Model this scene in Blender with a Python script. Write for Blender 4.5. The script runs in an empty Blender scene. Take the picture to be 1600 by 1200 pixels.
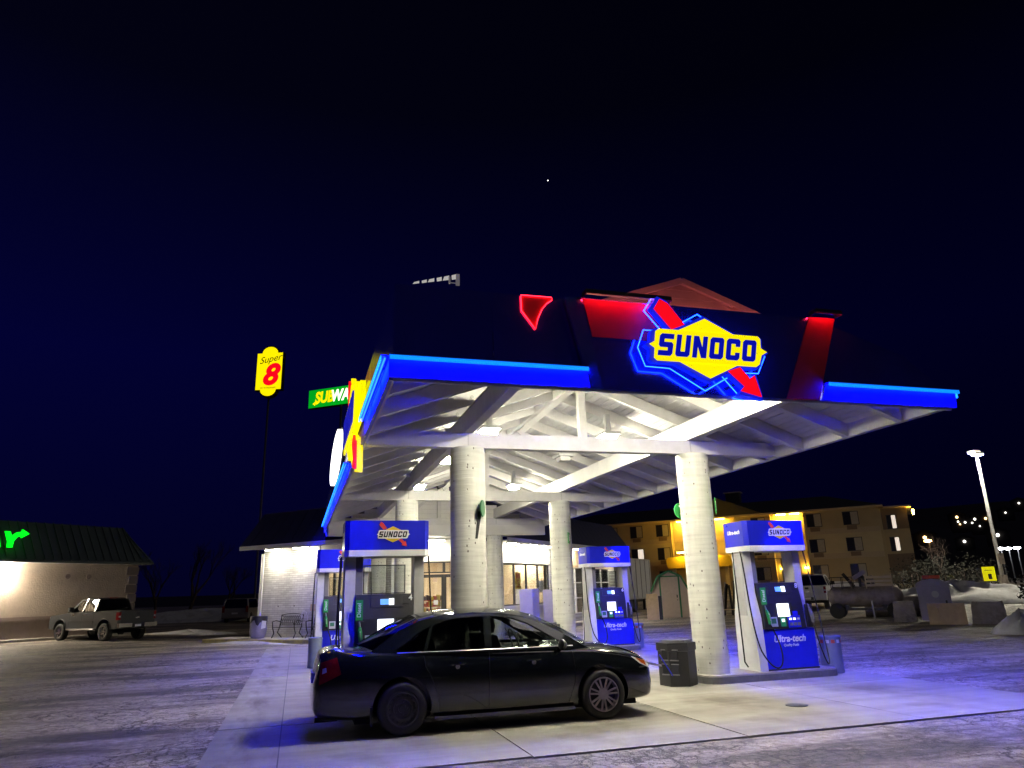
import bpy, bmesh, math, random
from math import radians as RAD, sin, cos, pi, sqrt
from mathutils import Vector, Matrix
from mathutils.bvhtree import BVHTree
from mathutils.geometry import tessellate_polygon

SC = bpy.context.scene
COL = SC.collection
# ------------------------------------------------------------------ camera
cam_d = bpy.data.cameras.new("camera"); cam = bpy.data.objects.new("camera", cam_d); COL.objects.link(cam)
cam_d.sensor_width = 36.0; cam_d.lens = 36.0 * 1109.0 / 1600.0; cam_d.clip_start = 0.05; cam_d.clip_end = 3000
_P, _R, _Y = RAD(16.3), RAD(1.7), RAD(16.7)
_fh = Vector((sin(_Y), cos(_Y), 0)); _rt = Vector((cos(_Y), -sin(_Y), 0)); _zz = Vector((0, 0, 1))
_fw = _fh * cos(_P) + _zz * sin(_P); _up = -_fh * sin(_P) + _zz * cos(_P)
_rt2 = _rt * cos(_R) - _up * sin(_R); _up2 = _up * cos(_R) + _rt * sin(_R)
_m = Matrix((( _rt2.x, _up2.x, -_fw.x, 0), (_rt2.y, _up2.y, -_fw.y, 0), (_rt2.z, _up2.z, -_fw.z, 1.65), (0, 0, 0, 1)))
cam.matrix_world = _m
SC.camera = cam
# ------------------------------------------------------------------ world: clear night sky, a little bluer towards the horizon
W = bpy.data.worlds.new("World"); SC.world = W; W.use_nodes = True
nt = W.node_tree; nt.nodes.clear()
wo = nt.nodes.new("ShaderNodeOutputWorld"); bg = nt.nodes.new("ShaderNodeBackground")
tc = nt.nodes.new("ShaderNodeTexCoord"); sx = nt.nodes.new("ShaderNodeSeparateXYZ"); rp = nt.nodes.new("ShaderNodeValToRGB")
nt.links.new(tc.outputs["Generated"], sx.inputs[0]); nt.links.new(sx.outputs["Z"], rp.inputs[0])
e = rp.color_ramp.elements
e[0].position = 0.0; e[0].color = (0.0008, 0.0008, 0.012, 1)
e[1].position = 0.95; e[1].color = (0.0006, 0.0006, 0.0016, 1)
k = e.new(0.30); k.color = (0.0006, 0.0006, 0.024, 1)
k = e.new(0.60); k.color = (0.0006, 0.0006, 0.0048, 1)
mr = nt.nodes.new("ShaderNodeMapRange"); mr.inputs["From Min"].default_value = -0.5; mr.inputs["From Max"].default_value = 0.9; mr.inputs["To Min"].default_value = 1.15; mr.inputs["To Max"].default_value = 0.30
nt.links.new(sx.outputs["X"], mr.inputs["Value"])     # blue bloom put into the sky colour: bluer left, darker right
vm = nt.nodes.new("ShaderNodeVectorMath"); vm.operation = 'SCALE'; nt.links.new(rp.outputs[0], vm.inputs[0]); nt.links.new(mr.outputs[0], vm.inputs["Scale"])
nt.links.new(vm.outputs[0], bg.inputs[0]); bg.inputs[1].default_value = 1.0
nt.links.new(bg.outputs[0], wo.inputs[0])
# ------------------------------------------------------------------ moon-weak sun (soft)
sd = bpy.data.lights.new("sun", 'SUN'); sun = bpy.data.objects.new("sun", sd); COL.objects.link(sun)
sd.energy = 0.06; sd.angle = RAD(15); sd.color = (1.0, 0.93, 0.9)
sun.rotation_euler = (RAD(40), 0, RAD(38))
# ------------------------------------------------------------------ exposure and render set-up
SC.view_settings.view_transform = 'Standard'; SC.view_settings.look = 'None'
SC.view_settings.exposure = 0.3; SC.view_settings.gamma = 1.0
SC.render.engine = 'CYCLES'
cy = SC.cycles
cy.use_denoising = True
try: cy.denoiser = 'OPENIMAGEDENOISE'
except Exception: pass
cy.max_bounces = 7; cy.diffuse_bounces = 4; cy.glossy_bounces = 3; cy.transmission_bounces = 5; cy.transparent_max_bounces = 10
cy.sample_clamp_indirect = 6.0; cy.caustics_reflective = False; cy.caustics_refractive = False
cy.use_light_tree = True

# =================================================================== materials
MATS = {}
def mat(name, col, rough=0.6, metal=0.0, var=0.12, scale=6.0, bump=0.0, bscale=30.0, emit=None, es=0.0, coat=0.0, spec=0.5, dark=None, dscale=1.2, damt=0.0, alpha=None):
    m = bpy.data.materials.new(name); m.use_nodes = True; t = m.node_tree; N = t.nodes; b = N["Principled BSDF"]
    b.inputs["Roughness"].default_value = rough; b.inputs["Metallic"].default_value = metal
    b.inputs["Coat Weight"].default_value = coat; b.inputs["Coat Roughness"].default_value = 0.06
    b.inputs["Specular IOR Level"].default_value = spec
    tcn = N.new("ShaderNodeTexCoord")
    if emit is not None:
        b.inputs["Base Color"].default_value = (*col, 1)
        b.inputs["Emission Color"].default_value = (*emit, 1); b.inputs["Emission Strength"].default_value = es
        MATS[name] = m; return m
    n = N.new("ShaderNodeTexNoise"); n.inputs["Scale"].default_value = scale; n.inputs["Detail"].default_value = 6; n.inputs["Roughness"].default_value = 0.65
    t.links.new(tcn.outputs["Object"], n.inputs["Vector"])
    r = N.new("ShaderNodeValToRGB"); t.links.new(n.outputs["Fac"], r.inputs[0])
    r.color_ramp.elements[0].position = 0.3; r.color_ramp.elements[1].position = 0.7
    lo = tuple(max(0, c * (1 - var)) for c in col); hi = tuple(min(1, c * (1 + var)) for c in col)
    r.color_ramp.elements[0].color = (*lo, 1); r.color_ramp.elements[1].color = (*hi, 1)
    out = r.outputs[0]
    if dark is not None:
        n2 = N.new("ShaderNodeTexNoise"); n2.inputs["Scale"].default_value = dscale; n2.inputs["Detail"].default_value = 8; n2.inputs["Roughness"].default_value = 0.7
        t.links.new(tcn.outputs["Object"], n2.inputs["Vector"])
        r2 = N.new("ShaderNodeValToRGB"); r2.color_ramp.elements[0].position = 0.5; r2.color_ramp.elements[1].position = 0.68
        t.links.new(n2.outputs["Fac"], r2.inputs[0])
        ml = N.new("ShaderNodeMath"); ml.operation = 'MULTIPLY'; ml.inputs[1].default_value = damt; t.links.new(r2.outputs[0], ml.inputs[0])
        mx = N.new("ShaderNodeMix"); mx.data_type = 'RGBA'; t.links.new(ml.outputs[0], mx.inputs[0]); t.links.new(out, mx.inputs[6]); mx.inputs[7].default_value = (*dark, 1)
        out = mx.outputs[2]
    t.links.new(out, b.inputs["Base Color"])
    rr = N.new("ShaderNodeMath"); rr.operation = 'MULTIPLY_ADD'; rr.inputs[1].default_value = 0.16; rr.inputs[2].default_value = max(0.02, rough - 0.08)
    t.links.new(n.outputs["Fac"], rr.inputs[0]); t.links.new(rr.outputs[0], b.inputs["Roughness"])
    if bump > 0:
        n3 = N.new("ShaderNodeTexNoise"); n3.inputs["Scale"].default_value = bscale; n3.inputs["Detail"].default_value = 5
        t.links.new(tcn.outputs["Object"], n3.inputs["Vector"])
        bp = N.new("ShaderNodeBump"); bp.inputs["Strength"].default_value = bump; bp.inputs["Distance"].default_value = 0.02
        t.links.new(n3.outputs["Fac"], bp.inputs["Height"]); t.links.new(bp.outputs[0], b.inputs["Normal"])
    MATS[name] = m; return m
def glass(name, tint=(0.8, 0.85, 0.85), mixf=0.12, rough=0.02):
    m = bpy.data.materials.new(name); m.use_nodes = True; t = m.node_tree; t.nodes.clear()
    o = t.nodes.new("ShaderNodeOutputMaterial"); tr = t.nodes.new("ShaderNodeBsdfTransparent"); gl = t.nodes.new("ShaderNodeBsdfGlossy"); mx = t.nodes.new("ShaderNodeMixShader")
    tr.inputs[0].default_value = (*tint, 1); gl.inputs["Roughness"].default_value = rough
    fr = t.nodes.new("ShaderNodeFresnel"); fr.inputs[0].default_value = 1.5
    ad = t.nodes.new("ShaderNodeMath"); ad.operation = 'MULTIPLY_ADD'; ad.inputs[1].default_value = 1.0; ad.inputs[2].default_value = mixf - 0.04
    mn = t.nodes.new("ShaderNodeMath"); mn.operation = 'MINIMUM'; mn.inputs[1].default_value = 0.30
    t.links.new(fr.outputs[0], ad.inputs[0]); t.links.new(ad.outputs[0], mn.inputs[0]); t.links.new(mn.outputs[0], mx.inputs[0])
    t.links.new(tr.outputs[0], mx.inputs[1]); t.links.new(gl.outputs[0], mx.inputs[2]); t.links.new(mx.outputs[0], o.inputs[0])
    MATS[name] = m; return m
M = MATS
LED = (1.0, 0.945, 0.72)
mat("white_wood", (0.60, 0.59, 0.585), 0.6, var=0.08, scale=3, bump=0.12, bscale=14, dark=(0.42, 0.41, 0.40), dscale=2.0, damt=0.35)
mat("white_deck", (0.58, 0.57, 0.57), 0.65, var=0.10, scale=2.2, bump=0.1, bscale=20, dark=(0.40, 0.39, 0.38), dscale=0.9, damt=0.35)
mat("gutter", (0.42, 0.42, 0.41), 0.5, var=0.1)
mat("navy_panel", (0.30, 0.32, 0.75), 0.16, metal=0.9, var=0.06, scale=1.5)
mat("navy_stripe", (0.22, 0.45, 0.75), 0.22, metal=0.9, var=0.06, scale=1.5)
mat("blue_fascia", (0.07, 0.07, 0.62), 0.42, var=0.08, scale=2)
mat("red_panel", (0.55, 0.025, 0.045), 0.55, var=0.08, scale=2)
mat("added_red_tube", (0.8, 0.1, 0.1), emit=(1.0, 0.015, 0.035), es=42.0)  # for the added tubes above the sign panel
mat("gable_red", (0.36, 0.20, 0.18), 0.7, var=0.12, scale=3, bump=0.1)
mat("navy_roof", (0.012, 0.014, 0.06), 0.45, var=0.2, scale=2)
mat("white_paint", (0.70, 0.70, 0.70), 0.5, var=0.06, scale=3)
mat("siding", (0.66, 0.65, 0.63), 0.55, var=0.07, scale=3, dark=(0.48, 0.46, 0.43), dscale=1.5, damt=0.3)
mat("dark_frame", (0.02, 0.02, 0.022), 0.4, var=0.1)
mat("black_plastic", (0.018, 0.018, 0.02), 0.42, var=0.2, scale=8)
mat("grey_plastic", (0.16, 0.16, 0.17), 0.5, var=0.12)
mat("light_grey", (0.45, 0.45, 0.46), 0.45, var=0.08)
mat("pump_white", (0.66, 0.66, 0.66), 0.38, var=0.06, dark=(0.4, 0.4, 0.38), dscale=2, damt=0.4)
mat("pump_blue", (0.012, 0.018, 0.58), 0.3, var=0.12, scale=3, coat=0.3)
mat("sign_yellow", (0.72, 0.52, 0.02), 0.4, var=0.05)
mat("sign_red", (0.62, 0.05, 0.05), 0.4, var=0.05)
mat("ink", (0.01, 0.01, 0.015), 0.5, var=0.05)
mat("white_ink", (0.78, 0.78, 0.78), 0.5, var=0.03)
mat("green_sign", (0.02, 0.30, 0.06), 0.4, var=0.08)
mat("green_trim", (0.03, 0.16, 0.07), 0.5, var=0.12)
mat("red_ink", (0.5, 0.02, 0.02), 0.5, var=0.05)
mat("rubber", (0.014, 0.014, 0.014), 0.75, var=0.2, scale=20)
mat("steel", (0.42, 0.42, 0.43), 0.35, metal=0.9, var=0.1)
mat("dark_steel", (0.05, 0.05, 0.055), 0.45, metal=0.6, var=0.15)
mat("chrome", (0.75, 0.75, 0.76), 0.12, metal=1.0, var=0.03)
mat("pole_grey", (0.10, 0.10, 0.11), 0.6, var=0.1)
mat("iron", (0.02, 0.02, 0.02), 0.5, metal=0.3, var=0.15)
mat("kerb_paint", (0.11, 0.11, 0.115), 0.6, var=0.2, scale=5, bump=0.2, dark=(0.2, 0.2, 0.2), dscale=3, damt=0.5)
mat("pavement", (0.34, 0.32, 0.29), 0.8, var=0.15, scale=4, bump=0.25, dark=(0.2, 0.19, 0.17), dscale=1.2, damt=0.5)
mat("kerb_yellow", (0.42, 0.36, 0.12), 0.8, var=0.25, scale=6, dark=(0.2, 0.19, 0.16), dscale=2, damt=0.8)
mat("snow", (0.55, 0.55, 0.56), 0.8, var=0.12, scale=3, bump=0.4, bscale=9, dark=(0.30, 0.28, 0.27), dscale=1.6, damt=0.75)
mat("bollard_grey", (0.17, 0.20, 0.26), 0.5, var=0.12, scale=4)
mat("stucco", (0.54, 0.46, 0.37), 0.9, var=0.1, scale=3, bump=0.9, bscale=14)
mat("stucco_dark", (0.30, 0.24, 0.21), 0.9, var=0.1, scale=3, bump=0.5, bscale=14)
mat("quoin", (0.26, 0.22, 0.21), 0.9, var=0.12, bump=0.3)
mat("roof_metal", (0.085, 0.11, 0.115), 0.5, metal=0.2, var=0.12, scale=2)
mat("hotel_tan", (0.42, 0.35, 0.22), 0.9, var=0.08, scale=0.6)
mat("hotel_cream", (0.50, 0.44, 0.29), 0.9, var=0.08, scale=0.6)
mat("hotel_brown", (0.20, 0.15, 0.11), 0.9, var=0.08, scale=0.6)
mat("hotel_roof", (0.03, 0.03, 0.033), 0.8, var=0.2, scale=1)
mat("hotel_trim", (0.45, 0.38, 0.28), 0.8, var=0.08)
mat("win_dark", (0.02, 0.022, 0.028), 0.15, var=0.1)
mat("curtain", (0.42, 0.40, 0.36), 0.9, var=0.15, scale=9)
mat("wood_board", (0.48, 0.36, 0.24), 0.8, var=0.15, scale=5, dark=(0.3, 0.22, 0.15), damt=0.5)
mat("shed_wall", (0.52, 0.42, 0.36), 0.7, var=0.08)
mat("tank_metal", (0.28, 0.24, 0.22), 0.6, metal=0.2, var=0.25, scale=4, dark=(0.14, 0.10, 0.08), dscale=2.5, damt=0.8)
mat("cabinet_violet", (0.28, 0.26, 0.36), 0.5, var=0.1)
mat("concrete_rough", (0.30, 0.27, 0.25), 0.9, var=0.25, scale=3, bump=0.6, bscale=6, dark=(0.08, 0.07, 0.06), dscale=2, damt=0.8)
mat("bark", (0.055, 0.036, 0.032), 0.95, var=0.3, scale=9)
mat("hedge_leaf", (0.008, 0.008, 0.005), 0.9, var=0.5, scale=3)
mat("hill_ground", (0.020, 0.017, 0.018), 1.0, var=0.3, scale=0.05)
mat("brown_rug", (0.25, 0.12, 0.07), 0.8, var=0.3)
mat("inner_wall", (0.62, 0.50, 0.36), 0.8, var=0.08)
mat("inner_floor", (0.35, 0.30, 0.25), 0.5, var=0.1)
mat("goods_red", (0.5, 0.06, 0.03), 0.6, var=0.3, scale=5)
mat("goods_yellow", (0.6, 0.42, 0.05), 0.6, var=0.3, scale=5)
mat("goods_white", (0.6, 0.58, 0.5), 0.6, var=0.3, scale=5)
mat("goods_dark", (0.10, 0.06, 0.07), 0.6, var=0.3, scale=5)
mat("camo_green", (0.06, 0.14, 0.06), 0.7, var=0.4, scale=14)
mat("freezer_white", (0.62, 0.60, 0.66), 0.45, var=0.06)
# lamps and lit signs
mat("led_lens", (0.8, 0.8, 0.8), emit=LED, es=520.0)
mat("lens_off", (0.62, 0.62, 0.60), 0.4, var=0.05)
mat("blue_neon", (0.1, 0.2, 0.8), emit=(0.00002, 0.00015, 1.0), es=850.0)
mat("neon_cover", (0.1, 0.2, 0.8), emit=(0.002, 0.22, 1.0), es=1.15)
mat("neon_cover_side", (0.1, 0.2, 0.8), emit=(0.02, 0.42, 1.0), es=1.3)
mat("blue_neon_side", (0.1, 0.2, 0.8), emit=(0.0001, 0.0008, 1.0), es=430.0)
mat("blue_neon_right", (0.1, 0.2, 0.8), emit=(0.0001, 0.0006, 1.0), es=1150.0)
mat("sign_neon", (0.1, 0.2, 0.8), emit=(0.0035, 0.030, 1.0), es=18.0)
mat("red_reflection", (0.8, 0.1, 0.1), emit=(1.0, 0.010, 0.022), es=12.0)  # glow of the painted reflection on the parapet
mat("added_red_wash", (0.8, 0.1, 0.1), emit=(1.0, 0.28, 0.24), es=26.0)  # for the added tube that reddens the gable
mat("lit_yellow", (0.8, 0.7, 0.0), emit=(1.0, 0.84, 0.0), es=0.86)
mat("lit_yellow_soft", (0.8, 0.7, 0.0), emit=(1.0, 0.84, 0.0), es=0.82)
mat("lit_red", (0.8, 0.0, 0.0), emit=(1.0, 0.002, 0.012), es=0.78)
mat("lit_blue", (0.0, 0.0, 0.5), emit=(0.001, 0.004, 0.36), es=0.8)
mat("lit_outline", (0.0, 0.0, 0.5), emit=(0.001, 0.012, 0.62), es=0.7)
mat("lit_white", (0.8, 0.8, 0.8), emit=(1.0, 0.98, 0.92), es=2.2)
mat("lit_white_side", (0.8, 0.8, 0.8), emit=(1.0, 0.97, 0.75), es=1.3)
mat("lit_green_panel", (0.0, 0.3, 0.02), emit=(0.0, 0.36, 0.012), es=0.82)
mat("lit_green", (0.0, 0.8, 0.05), emit=(0.0, 1.0, 0.012), es=1.1)
mat("screen_white", (0.8, 0.8, 0.8), emit=(0.92, 0.97, 1.0), es=1.3)
mat("screen_blue", (0.2, 0.4, 0.8), emit=(0.06, 0.28, 0.7), es=0.9)
mat("soffit_lens", (0.8, 0.8, 0.8), emit=(1.0, 0.93, 0.72), es=120.0)
mat("inner_lens", (0.8, 0.8, 0.8), emit=(1.0, 0.88, 0.66), es=60.0)
mat("wall_lamp_lens", (0.8, 0.8, 0.8), emit=(1.0, 0.86, 0.66), es=1300.0)
mat("street_lens", (0.8, 0.8, 0.8), emit=(1.0, 0.93, 0.74), es=1500.0)
mat("sodium_lens", (0.8, 0.6, 0.2), emit=(1.0, 0.56, 0.05), es=170.0)
mat("far_white", (0.8, 0.8, 0.8), emit=(1.0, 0.95, 0.85), es=4.0)
mat("far_warm", (0.8, 0.6, 0.3), emit=(1.0, 0.62, 0.25), es=4.0)
mat("window_lit", (0.8, 0.8, 0.7), emit=(1.0, 0.86, 0.72), es=0.65)
mat("lit_notice", (0.7, 0.7, 0.0), 0.5, var=0.05)
# car glass and paint
glass("shop_glass", (0.85, 0.88, 0.88), 0.10); glass("car_glass", (0.55, 0.6, 0.58), 0.10); glass("tint_glass", (0.07, 0.075, 0.075), 0.09); glass("lamp_glass", (0.8, 0.8, 0.8), 0.15)
mat("car_black", (0.0095, 0.012, 0.013), 0.11, var=0.12, scale=2, coat=0.75, spec=0.5)
mat("car_inner", (0.055, 0.05, 0.045), 0.85, var=0.2)
mat("tail_red", (0.22, 0.006, 0.010), 0.15, var=0.2, scale=20, coat=0.6)
mat("amber", (0.5, 0.10, 0.01), 0.25, var=0.1)
mat("truck_grey", (0.032, 0.036, 0.040), 0.35, var=0.03, scale=0.5, coat=0.5)
mat("truck_white", (0.60, 0.58, 0.58), 0.35, var=0.05, coat=0.4, dark=(0.3, 0.26, 0.22), dscale=1.0, damt=0.35)
mat("van_silver", (0.30, 0.29, 0.29), 0.35, metal=0.3, var=0.05, coat=0.4)
mat("truck_dirt", (0.16, 0.12, 0.10), 0.7, var=0.2)
mat("wheel_steel", (0.035, 0.033, 0.035), 0.55, var=0.2)
mat("wheel_alloy", (0.60, 0.54, 0.50), 0.4, metal=0.3, var=0.1)

def special_materials():
    # asphalt: worn, cracked, frost-pale
    m = bpy.data.materials.new("asphalt"); m.use_nodes = True; t = m.node_tree; N = t.nodes; L = t.links; b = N["Principled BSDF"]
    tcn = N.new("ShaderNodeTexCoord"); P = tcn.outputs["Object"]
    def noise(s, d=8, r=0.65, vec=P):
        n = N.new("ShaderNodeTexNoise"); n.inputs["Scale"].default_value = s; n.inputs["Detail"].default_value = d; n.inputs["Roughness"].default_value = r; L.new(vec, n.inputs["Vector"]); return n
    def ramp(src, a, ca, bb, cb):
        r = N.new("ShaderNodeValToRGB"); r.color_ramp.elements[0].position = a; r.color_ramp.elements[0].color = (*ca, 1); r.color_ramp.elements[1].position = bb; r.color_ramp.elements[1].color = (*cb, 1); L.new(src, r.inputs[0]); return r
    mp = N.new("ShaderNodeMapping"); mp.inputs["Rotation"].default_value = (0, 0, RAD(52)); mp.inputs["Scale"].default_value = (0.35, 1.5, 1); L.new(P, mp.inputs[0])
    big = noise(0.55, 10, 0.72, mp.outputs[0]); base = ramp(big.outputs["Fac"], 0.42, (0.10, 0.085, 0.070), 0.56, (0.45, 0.395, 0.335))
    med = noise(9, 6, 0.7); mr_ = ramp(med.outputs["Fac"], 0.34, (0.62, 0.61, 0.6), 0.66, (1.25, 1.25, 1.25))
    mm = N.new("ShaderNodeMix"); mm.data_type = 'RGBA'; mm.blend_type = 'MULTIPLY'; mm.inputs[0].default_value = 1.0; L.new(base.outputs[0], mm.inputs[6]); L.new(mr_.outputs[0], mm.inputs[7])
    fine = noise(70, 4, 0.7); fr = ramp(fine.outputs["Fac"], 0.3, (0.62, 0.62, 0.62), 0.7, (1.3, 1.3, 1.3))
    mul = N.new("ShaderNodeMix"); mul.data_type = 'RGBA'; mul.blend_type = 'MULTIPLY'; mul.inputs[0].default_value = 1.0; L.new(mm.outputs[2], mul.inputs[6]); L.new(fr.outputs[0], mul.inputs[7])
    # alligator cracks, only inside patches
    wv = noise(2.4, 6); wm = N.new("ShaderNodeMix"); wm.data_type = 'VECTOR'; wm.inputs[0].default_value = 0.42; L.new(P, wm.inputs[4]); L.new(wv.outputs["Color"], wm.inputs[5])
    vo = N.new("ShaderNodeTexVoronoi"); vo.feature = 'DISTANCE_TO_EDGE'; vo.inputs["Scale"].default_value = 2.9; L.new(wm.outputs[1], vo.inputs["Vector"])
    ck = ramp(vo.outputs["Distance"], 0.010, (1, 1, 1), 0.05, (0, 0, 0))
    vo2 = N.new("ShaderNodeTexVoronoi"); vo2.feature = 'DISTANCE_TO_EDGE'; vo2.inputs["Scale"].default_value = 9.0; L.new(wm.outputs[1], vo2.inputs["Vector"])
    ck2 = ramp(vo2.outputs["Distance"], 0.01, (0.85, 0.85, 0.85), 0.07, (0, 0, 0))
    mxk = N.new("ShaderNodeMath"); mxk.operation = 'MAXIMUM'; L.new(ck.outputs[0], mxk.inputs[0]); L.new(ck2.outputs[0], mxk.inputs[1])
    pt = noise(0.42, 5); pm = ramp(pt.outputs["Fac"], 0.40, (0, 0, 0), 0.54, (1, 1, 1))
    am = N.new("ShaderNodeMath"); am.operation = 'MULTIPLY'; L.new(mxk.outputs[0], am.inputs[0]); L.new(pm.outputs[0], am.inputs[1])
    am2 = N.new("ShaderNodeMath"); am2.operation = 'MULTIPLY'; am2.inputs[1].default_value = 0.85; L.new(am.outputs[0], am2.inputs[0])
    cm = N.new("ShaderNodeMix"); cm.data_type = 'RGBA'; L.new(am2.outputs[0], cm.inputs[0]); L.new(mul.outputs[2], cm.inputs[6]); cm.inputs[7].default_value = (0.025, 0.02, 0.022, 1)
    L.new(cm.outputs[2], b.inputs["Base Color"])
    ro = ramp(big.outputs["Fac"], 0.35, (0.5, 0.5, 0.5), 0.6, (0.82, 0.82, 0.82)); L.new(ro.outputs[0], b.inputs["Roughness"])
    sub = N.new("ShaderNodeMath"); sub.operation = 'MULTIPLY_ADD'; sub.inputs[1].default_value = -1.6; L.new(am.outputs[0], sub.inputs[0]); L.new(fine.outputs["Fac"], sub.inputs[2])
    bp = N.new("ShaderNodeBump"); bp.inputs["Strength"].default_value = 0.6; bp.inputs["Distance"].default_value = 0.02; L.new(sub.outputs[0], bp.inputs["Height"]); L.new(bp.outputs[0], b.inputs["Normal"])
    MATS["asphalt"] = m
    # apron concrete: stained
    m = bpy.data.materials.new("concrete_slab"); m.use_nodes = True; t = m.node_tree; N = t.nodes; L = t.links; b = N["Principled BSDF"]
    g = N.new("ShaderNodeNewGeometry"); P = g.outputs["Position"]
    a = noise(1.1, 9, 0.62); c0 = ramp(a.outputs["Fac"], 0.33, (0.22, 0.205, 0.175), 0.62, (0.37, 0.35, 0.305))
    st = noise(0.8, 6, 0.6); s1 = ramp(st.outputs["Fac"], 0.53, (1, 1, 1), 0.63, (0.50, 0.47, 0.44))
    mul = N.new("ShaderNodeMix"); mul.data_type = 'RGBA'; mul.blend_type = 'MULTIPLY'; mul.inputs[0].default_value = 1.0; L.new(c0.outputs[0], mul.inputs[6]); L.new(s1.outputs[0], mul.inputs[7])
    mp = N.new("ShaderNodeMapping"); mp.inputs["Scale"].default_value = (0.25, 2.2, 1); L.new(P, mp.inputs[0])
    ty = noise(1.0, 5, 0.6, mp.outputs[0]); s2 = ramp(ty.outputs["Fac"], 0.35, (0.80, 0.79, 0.78), 0.6, (1.05, 1.05, 1.05))
    m2 = N.new("ShaderNodeMix"); m2.data_type = 'RGBA'; m2.blend_type = 'MULTIPLY'; m2.inputs[0].default_value = 1.0; L.new(mul.outputs[2], m2.inputs[6]); L.new(s2.outputs[0], m2.inputs[7])
    L.new(m2.outputs[2], b.inputs["Base Color"]); b.inputs["Roughness"].default_value = 0.72
    f = noise(60, 4); bp = N.new("ShaderNodeBump"); bp.inputs["Strength"].default_value = 0.25; bp.inputs["Distance"].default_value = 0.01; L.new(f.outputs["Fac"], bp.inputs["Height"]); L.new(bp.outputs[0], b.inputs["Normal"])
    MATS["concrete_slab"] = m
    # column: white-painted cast concrete with air holes
    m = bpy.data.materials.new("column_concrete"); m.use_nodes = True; t = m.node_tree; N = t.nodes; L = t.links; b = N["Principled BSDF"]
    tcn = N.new("ShaderNodeTexCoord"); P = tcn.outputs["Object"]
    a = noise(2.2, 9, 0.65); c0 = ramp(a.outputs["Fac"], 0.32, (0.50, 0.50, 0.46), 0.62, (0.66, 0.66, 0.61))
    mp = N.new("ShaderNodeMapping"); mp.inputs["Scale"].default_value = (1, 1, 14); L.new(P, mp.inputs[0])
    ln = noise(1.2, 3, 0.6, mp.outputs[0]); c1 = ramp(ln.outputs["Fac"], 0.3, (0.86, 0.86, 0.86), 0.6, (1.03, 1.03, 1.03))
    mul = N.new("ShaderNodeMix"); mul.data_type = 'RGBA'; mul.blend_type = 'MULTIPLY'; mul.inputs[0].default_value = 1.0; L.new(c0.outputs[0], mul.inputs[6]); L.new(c1.outputs[0], mul.inputs[7])
    mp2 = N.new("ShaderNodeMapping"); mp2.inputs["Scale"].default_value = (1, 1, 0.55); L.new(P, mp2.inputs[0])
    vo = N.new("ShaderNodeTexVoronoi"); vo.inputs["Scale"].default_value = 14; vo.inputs["Randomness"].default_value = 1.0; L.new(mp2.outputs[0], vo.inputs["Vector"])
    h1 = ramp(vo.outputs["Distance"], 0.11, (1, 1, 1), 0.19, (0, 0, 0))
    sel = N.new("ShaderNodeSeparateColor"); L.new(vo.outputs["Color"], sel.inputs[0]); h2 = ramp(sel.outputs[0], 0.52, (0, 0, 0), 0.60, (1, 1, 1))
    hm = N.new("ShaderNodeMath"); hm.operation = 'MULTIPLY'; L.new(h1.outputs[0], hm.inputs[0]); L.new(h2.outputs[0], hm.inputs[1])
    mx = N.new("ShaderNodeMix"); mx.data_type = 'RGBA'; L.new(hm.outputs[0], mx.inputs[0]); L.new(mul.outputs[2], mx.inputs[6]); mx.inputs[7].default_value = (0.07, 0.06, 0.05, 1)
    L.new(mx.outputs[2], b.inputs["Base Color"]); b.inputs["Roughness"].default_value = 0.6
    sb = N.new("ShaderNodeMath"); sb.operation = 'MULTIPLY_ADD'; sb.inputs[1].default_value = -1.5; L.new(hm.outputs[0], sb.inputs[0]); L.new(ln.outputs["Fac"], sb.inputs[2])
    bp = N.new("ShaderNodeBump"); bp.inputs["Strength"].default_value = 0.45; bp.inputs["Distance"].default_value = 0.02; L.new(sb.outputs[0], bp.inputs["Height"]); L.new(bp.outputs[0], b.inputs["Normal"])
    MATS["column_concrete"] = m
    # white painted brick, too far off to pick single bricks
    m = bpy.data.materials.new("white_brick"); m.use_nodes = True; t = m.node_tree; N = t.nodes; L = t.links; b = N["Principled BSDF"]
    tcn = N.new("ShaderNodeTexCoord"); mp = N.new("ShaderNodeMapping"); L.new(tcn.outputs["Object"], mp.inputs[0])
    sp = N.new("ShaderNodeSeparateXYZ"); L.new(mp.outputs[0], sp.inputs[0]); ad = N.new("ShaderNodeMath"); ad.operation = 'SUBTRACT'; L.new(sp.outputs["X"], ad.inputs[0]); L.new(sp.outputs["Y"], ad.inputs[1])
    cb = N.new("ShaderNodeCombineXYZ"); L.new(ad.outputs[0], cb.inputs[0]); L.new(sp.outputs["Z"], cb.inputs[1])
    br = N.new("ShaderNodeTexBrick"); br.inputs["Scale"].default_value = 1.0; br.inputs["Brick Width"].default_value = 0.42; br.inputs["Row Height"].default_value = 0.085; br.inputs["Mortar Size"].default_value = 0.010
    br.inputs["Color1"].default_value = (0.66, 0.65, 0.63, 1); br.inputs["Color2"].default_value = (0.50, 0.49, 0.48, 1); br.inputs["Mortar"].default_value = (0.38, 0.37, 0.36, 1); L.new(cb.outputs[0], br.inputs["Vector"])
    P = tcn.outputs["Object"]; a = noise(3, 6); c1 = ramp(a.outputs["Fac"], 0.3, (0.8, 0.8, 0.8), 0.65, (1.08, 1.08, 1.08))
    mul = N.new("ShaderNodeMix"); mul.data_type = 'RGBA'; mul.blend_type = 'MULTIPLY'; mul.inputs[0].default_value = 1.0; L.new(br.outputs["Color"], mul.inputs[6]); L.new(c1.outputs[0], mul.inputs[7]); L.new(mul.outputs[2], b.inputs["Base Color"])
    b.inputs["Roughness"].default_value = 0.6
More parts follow.
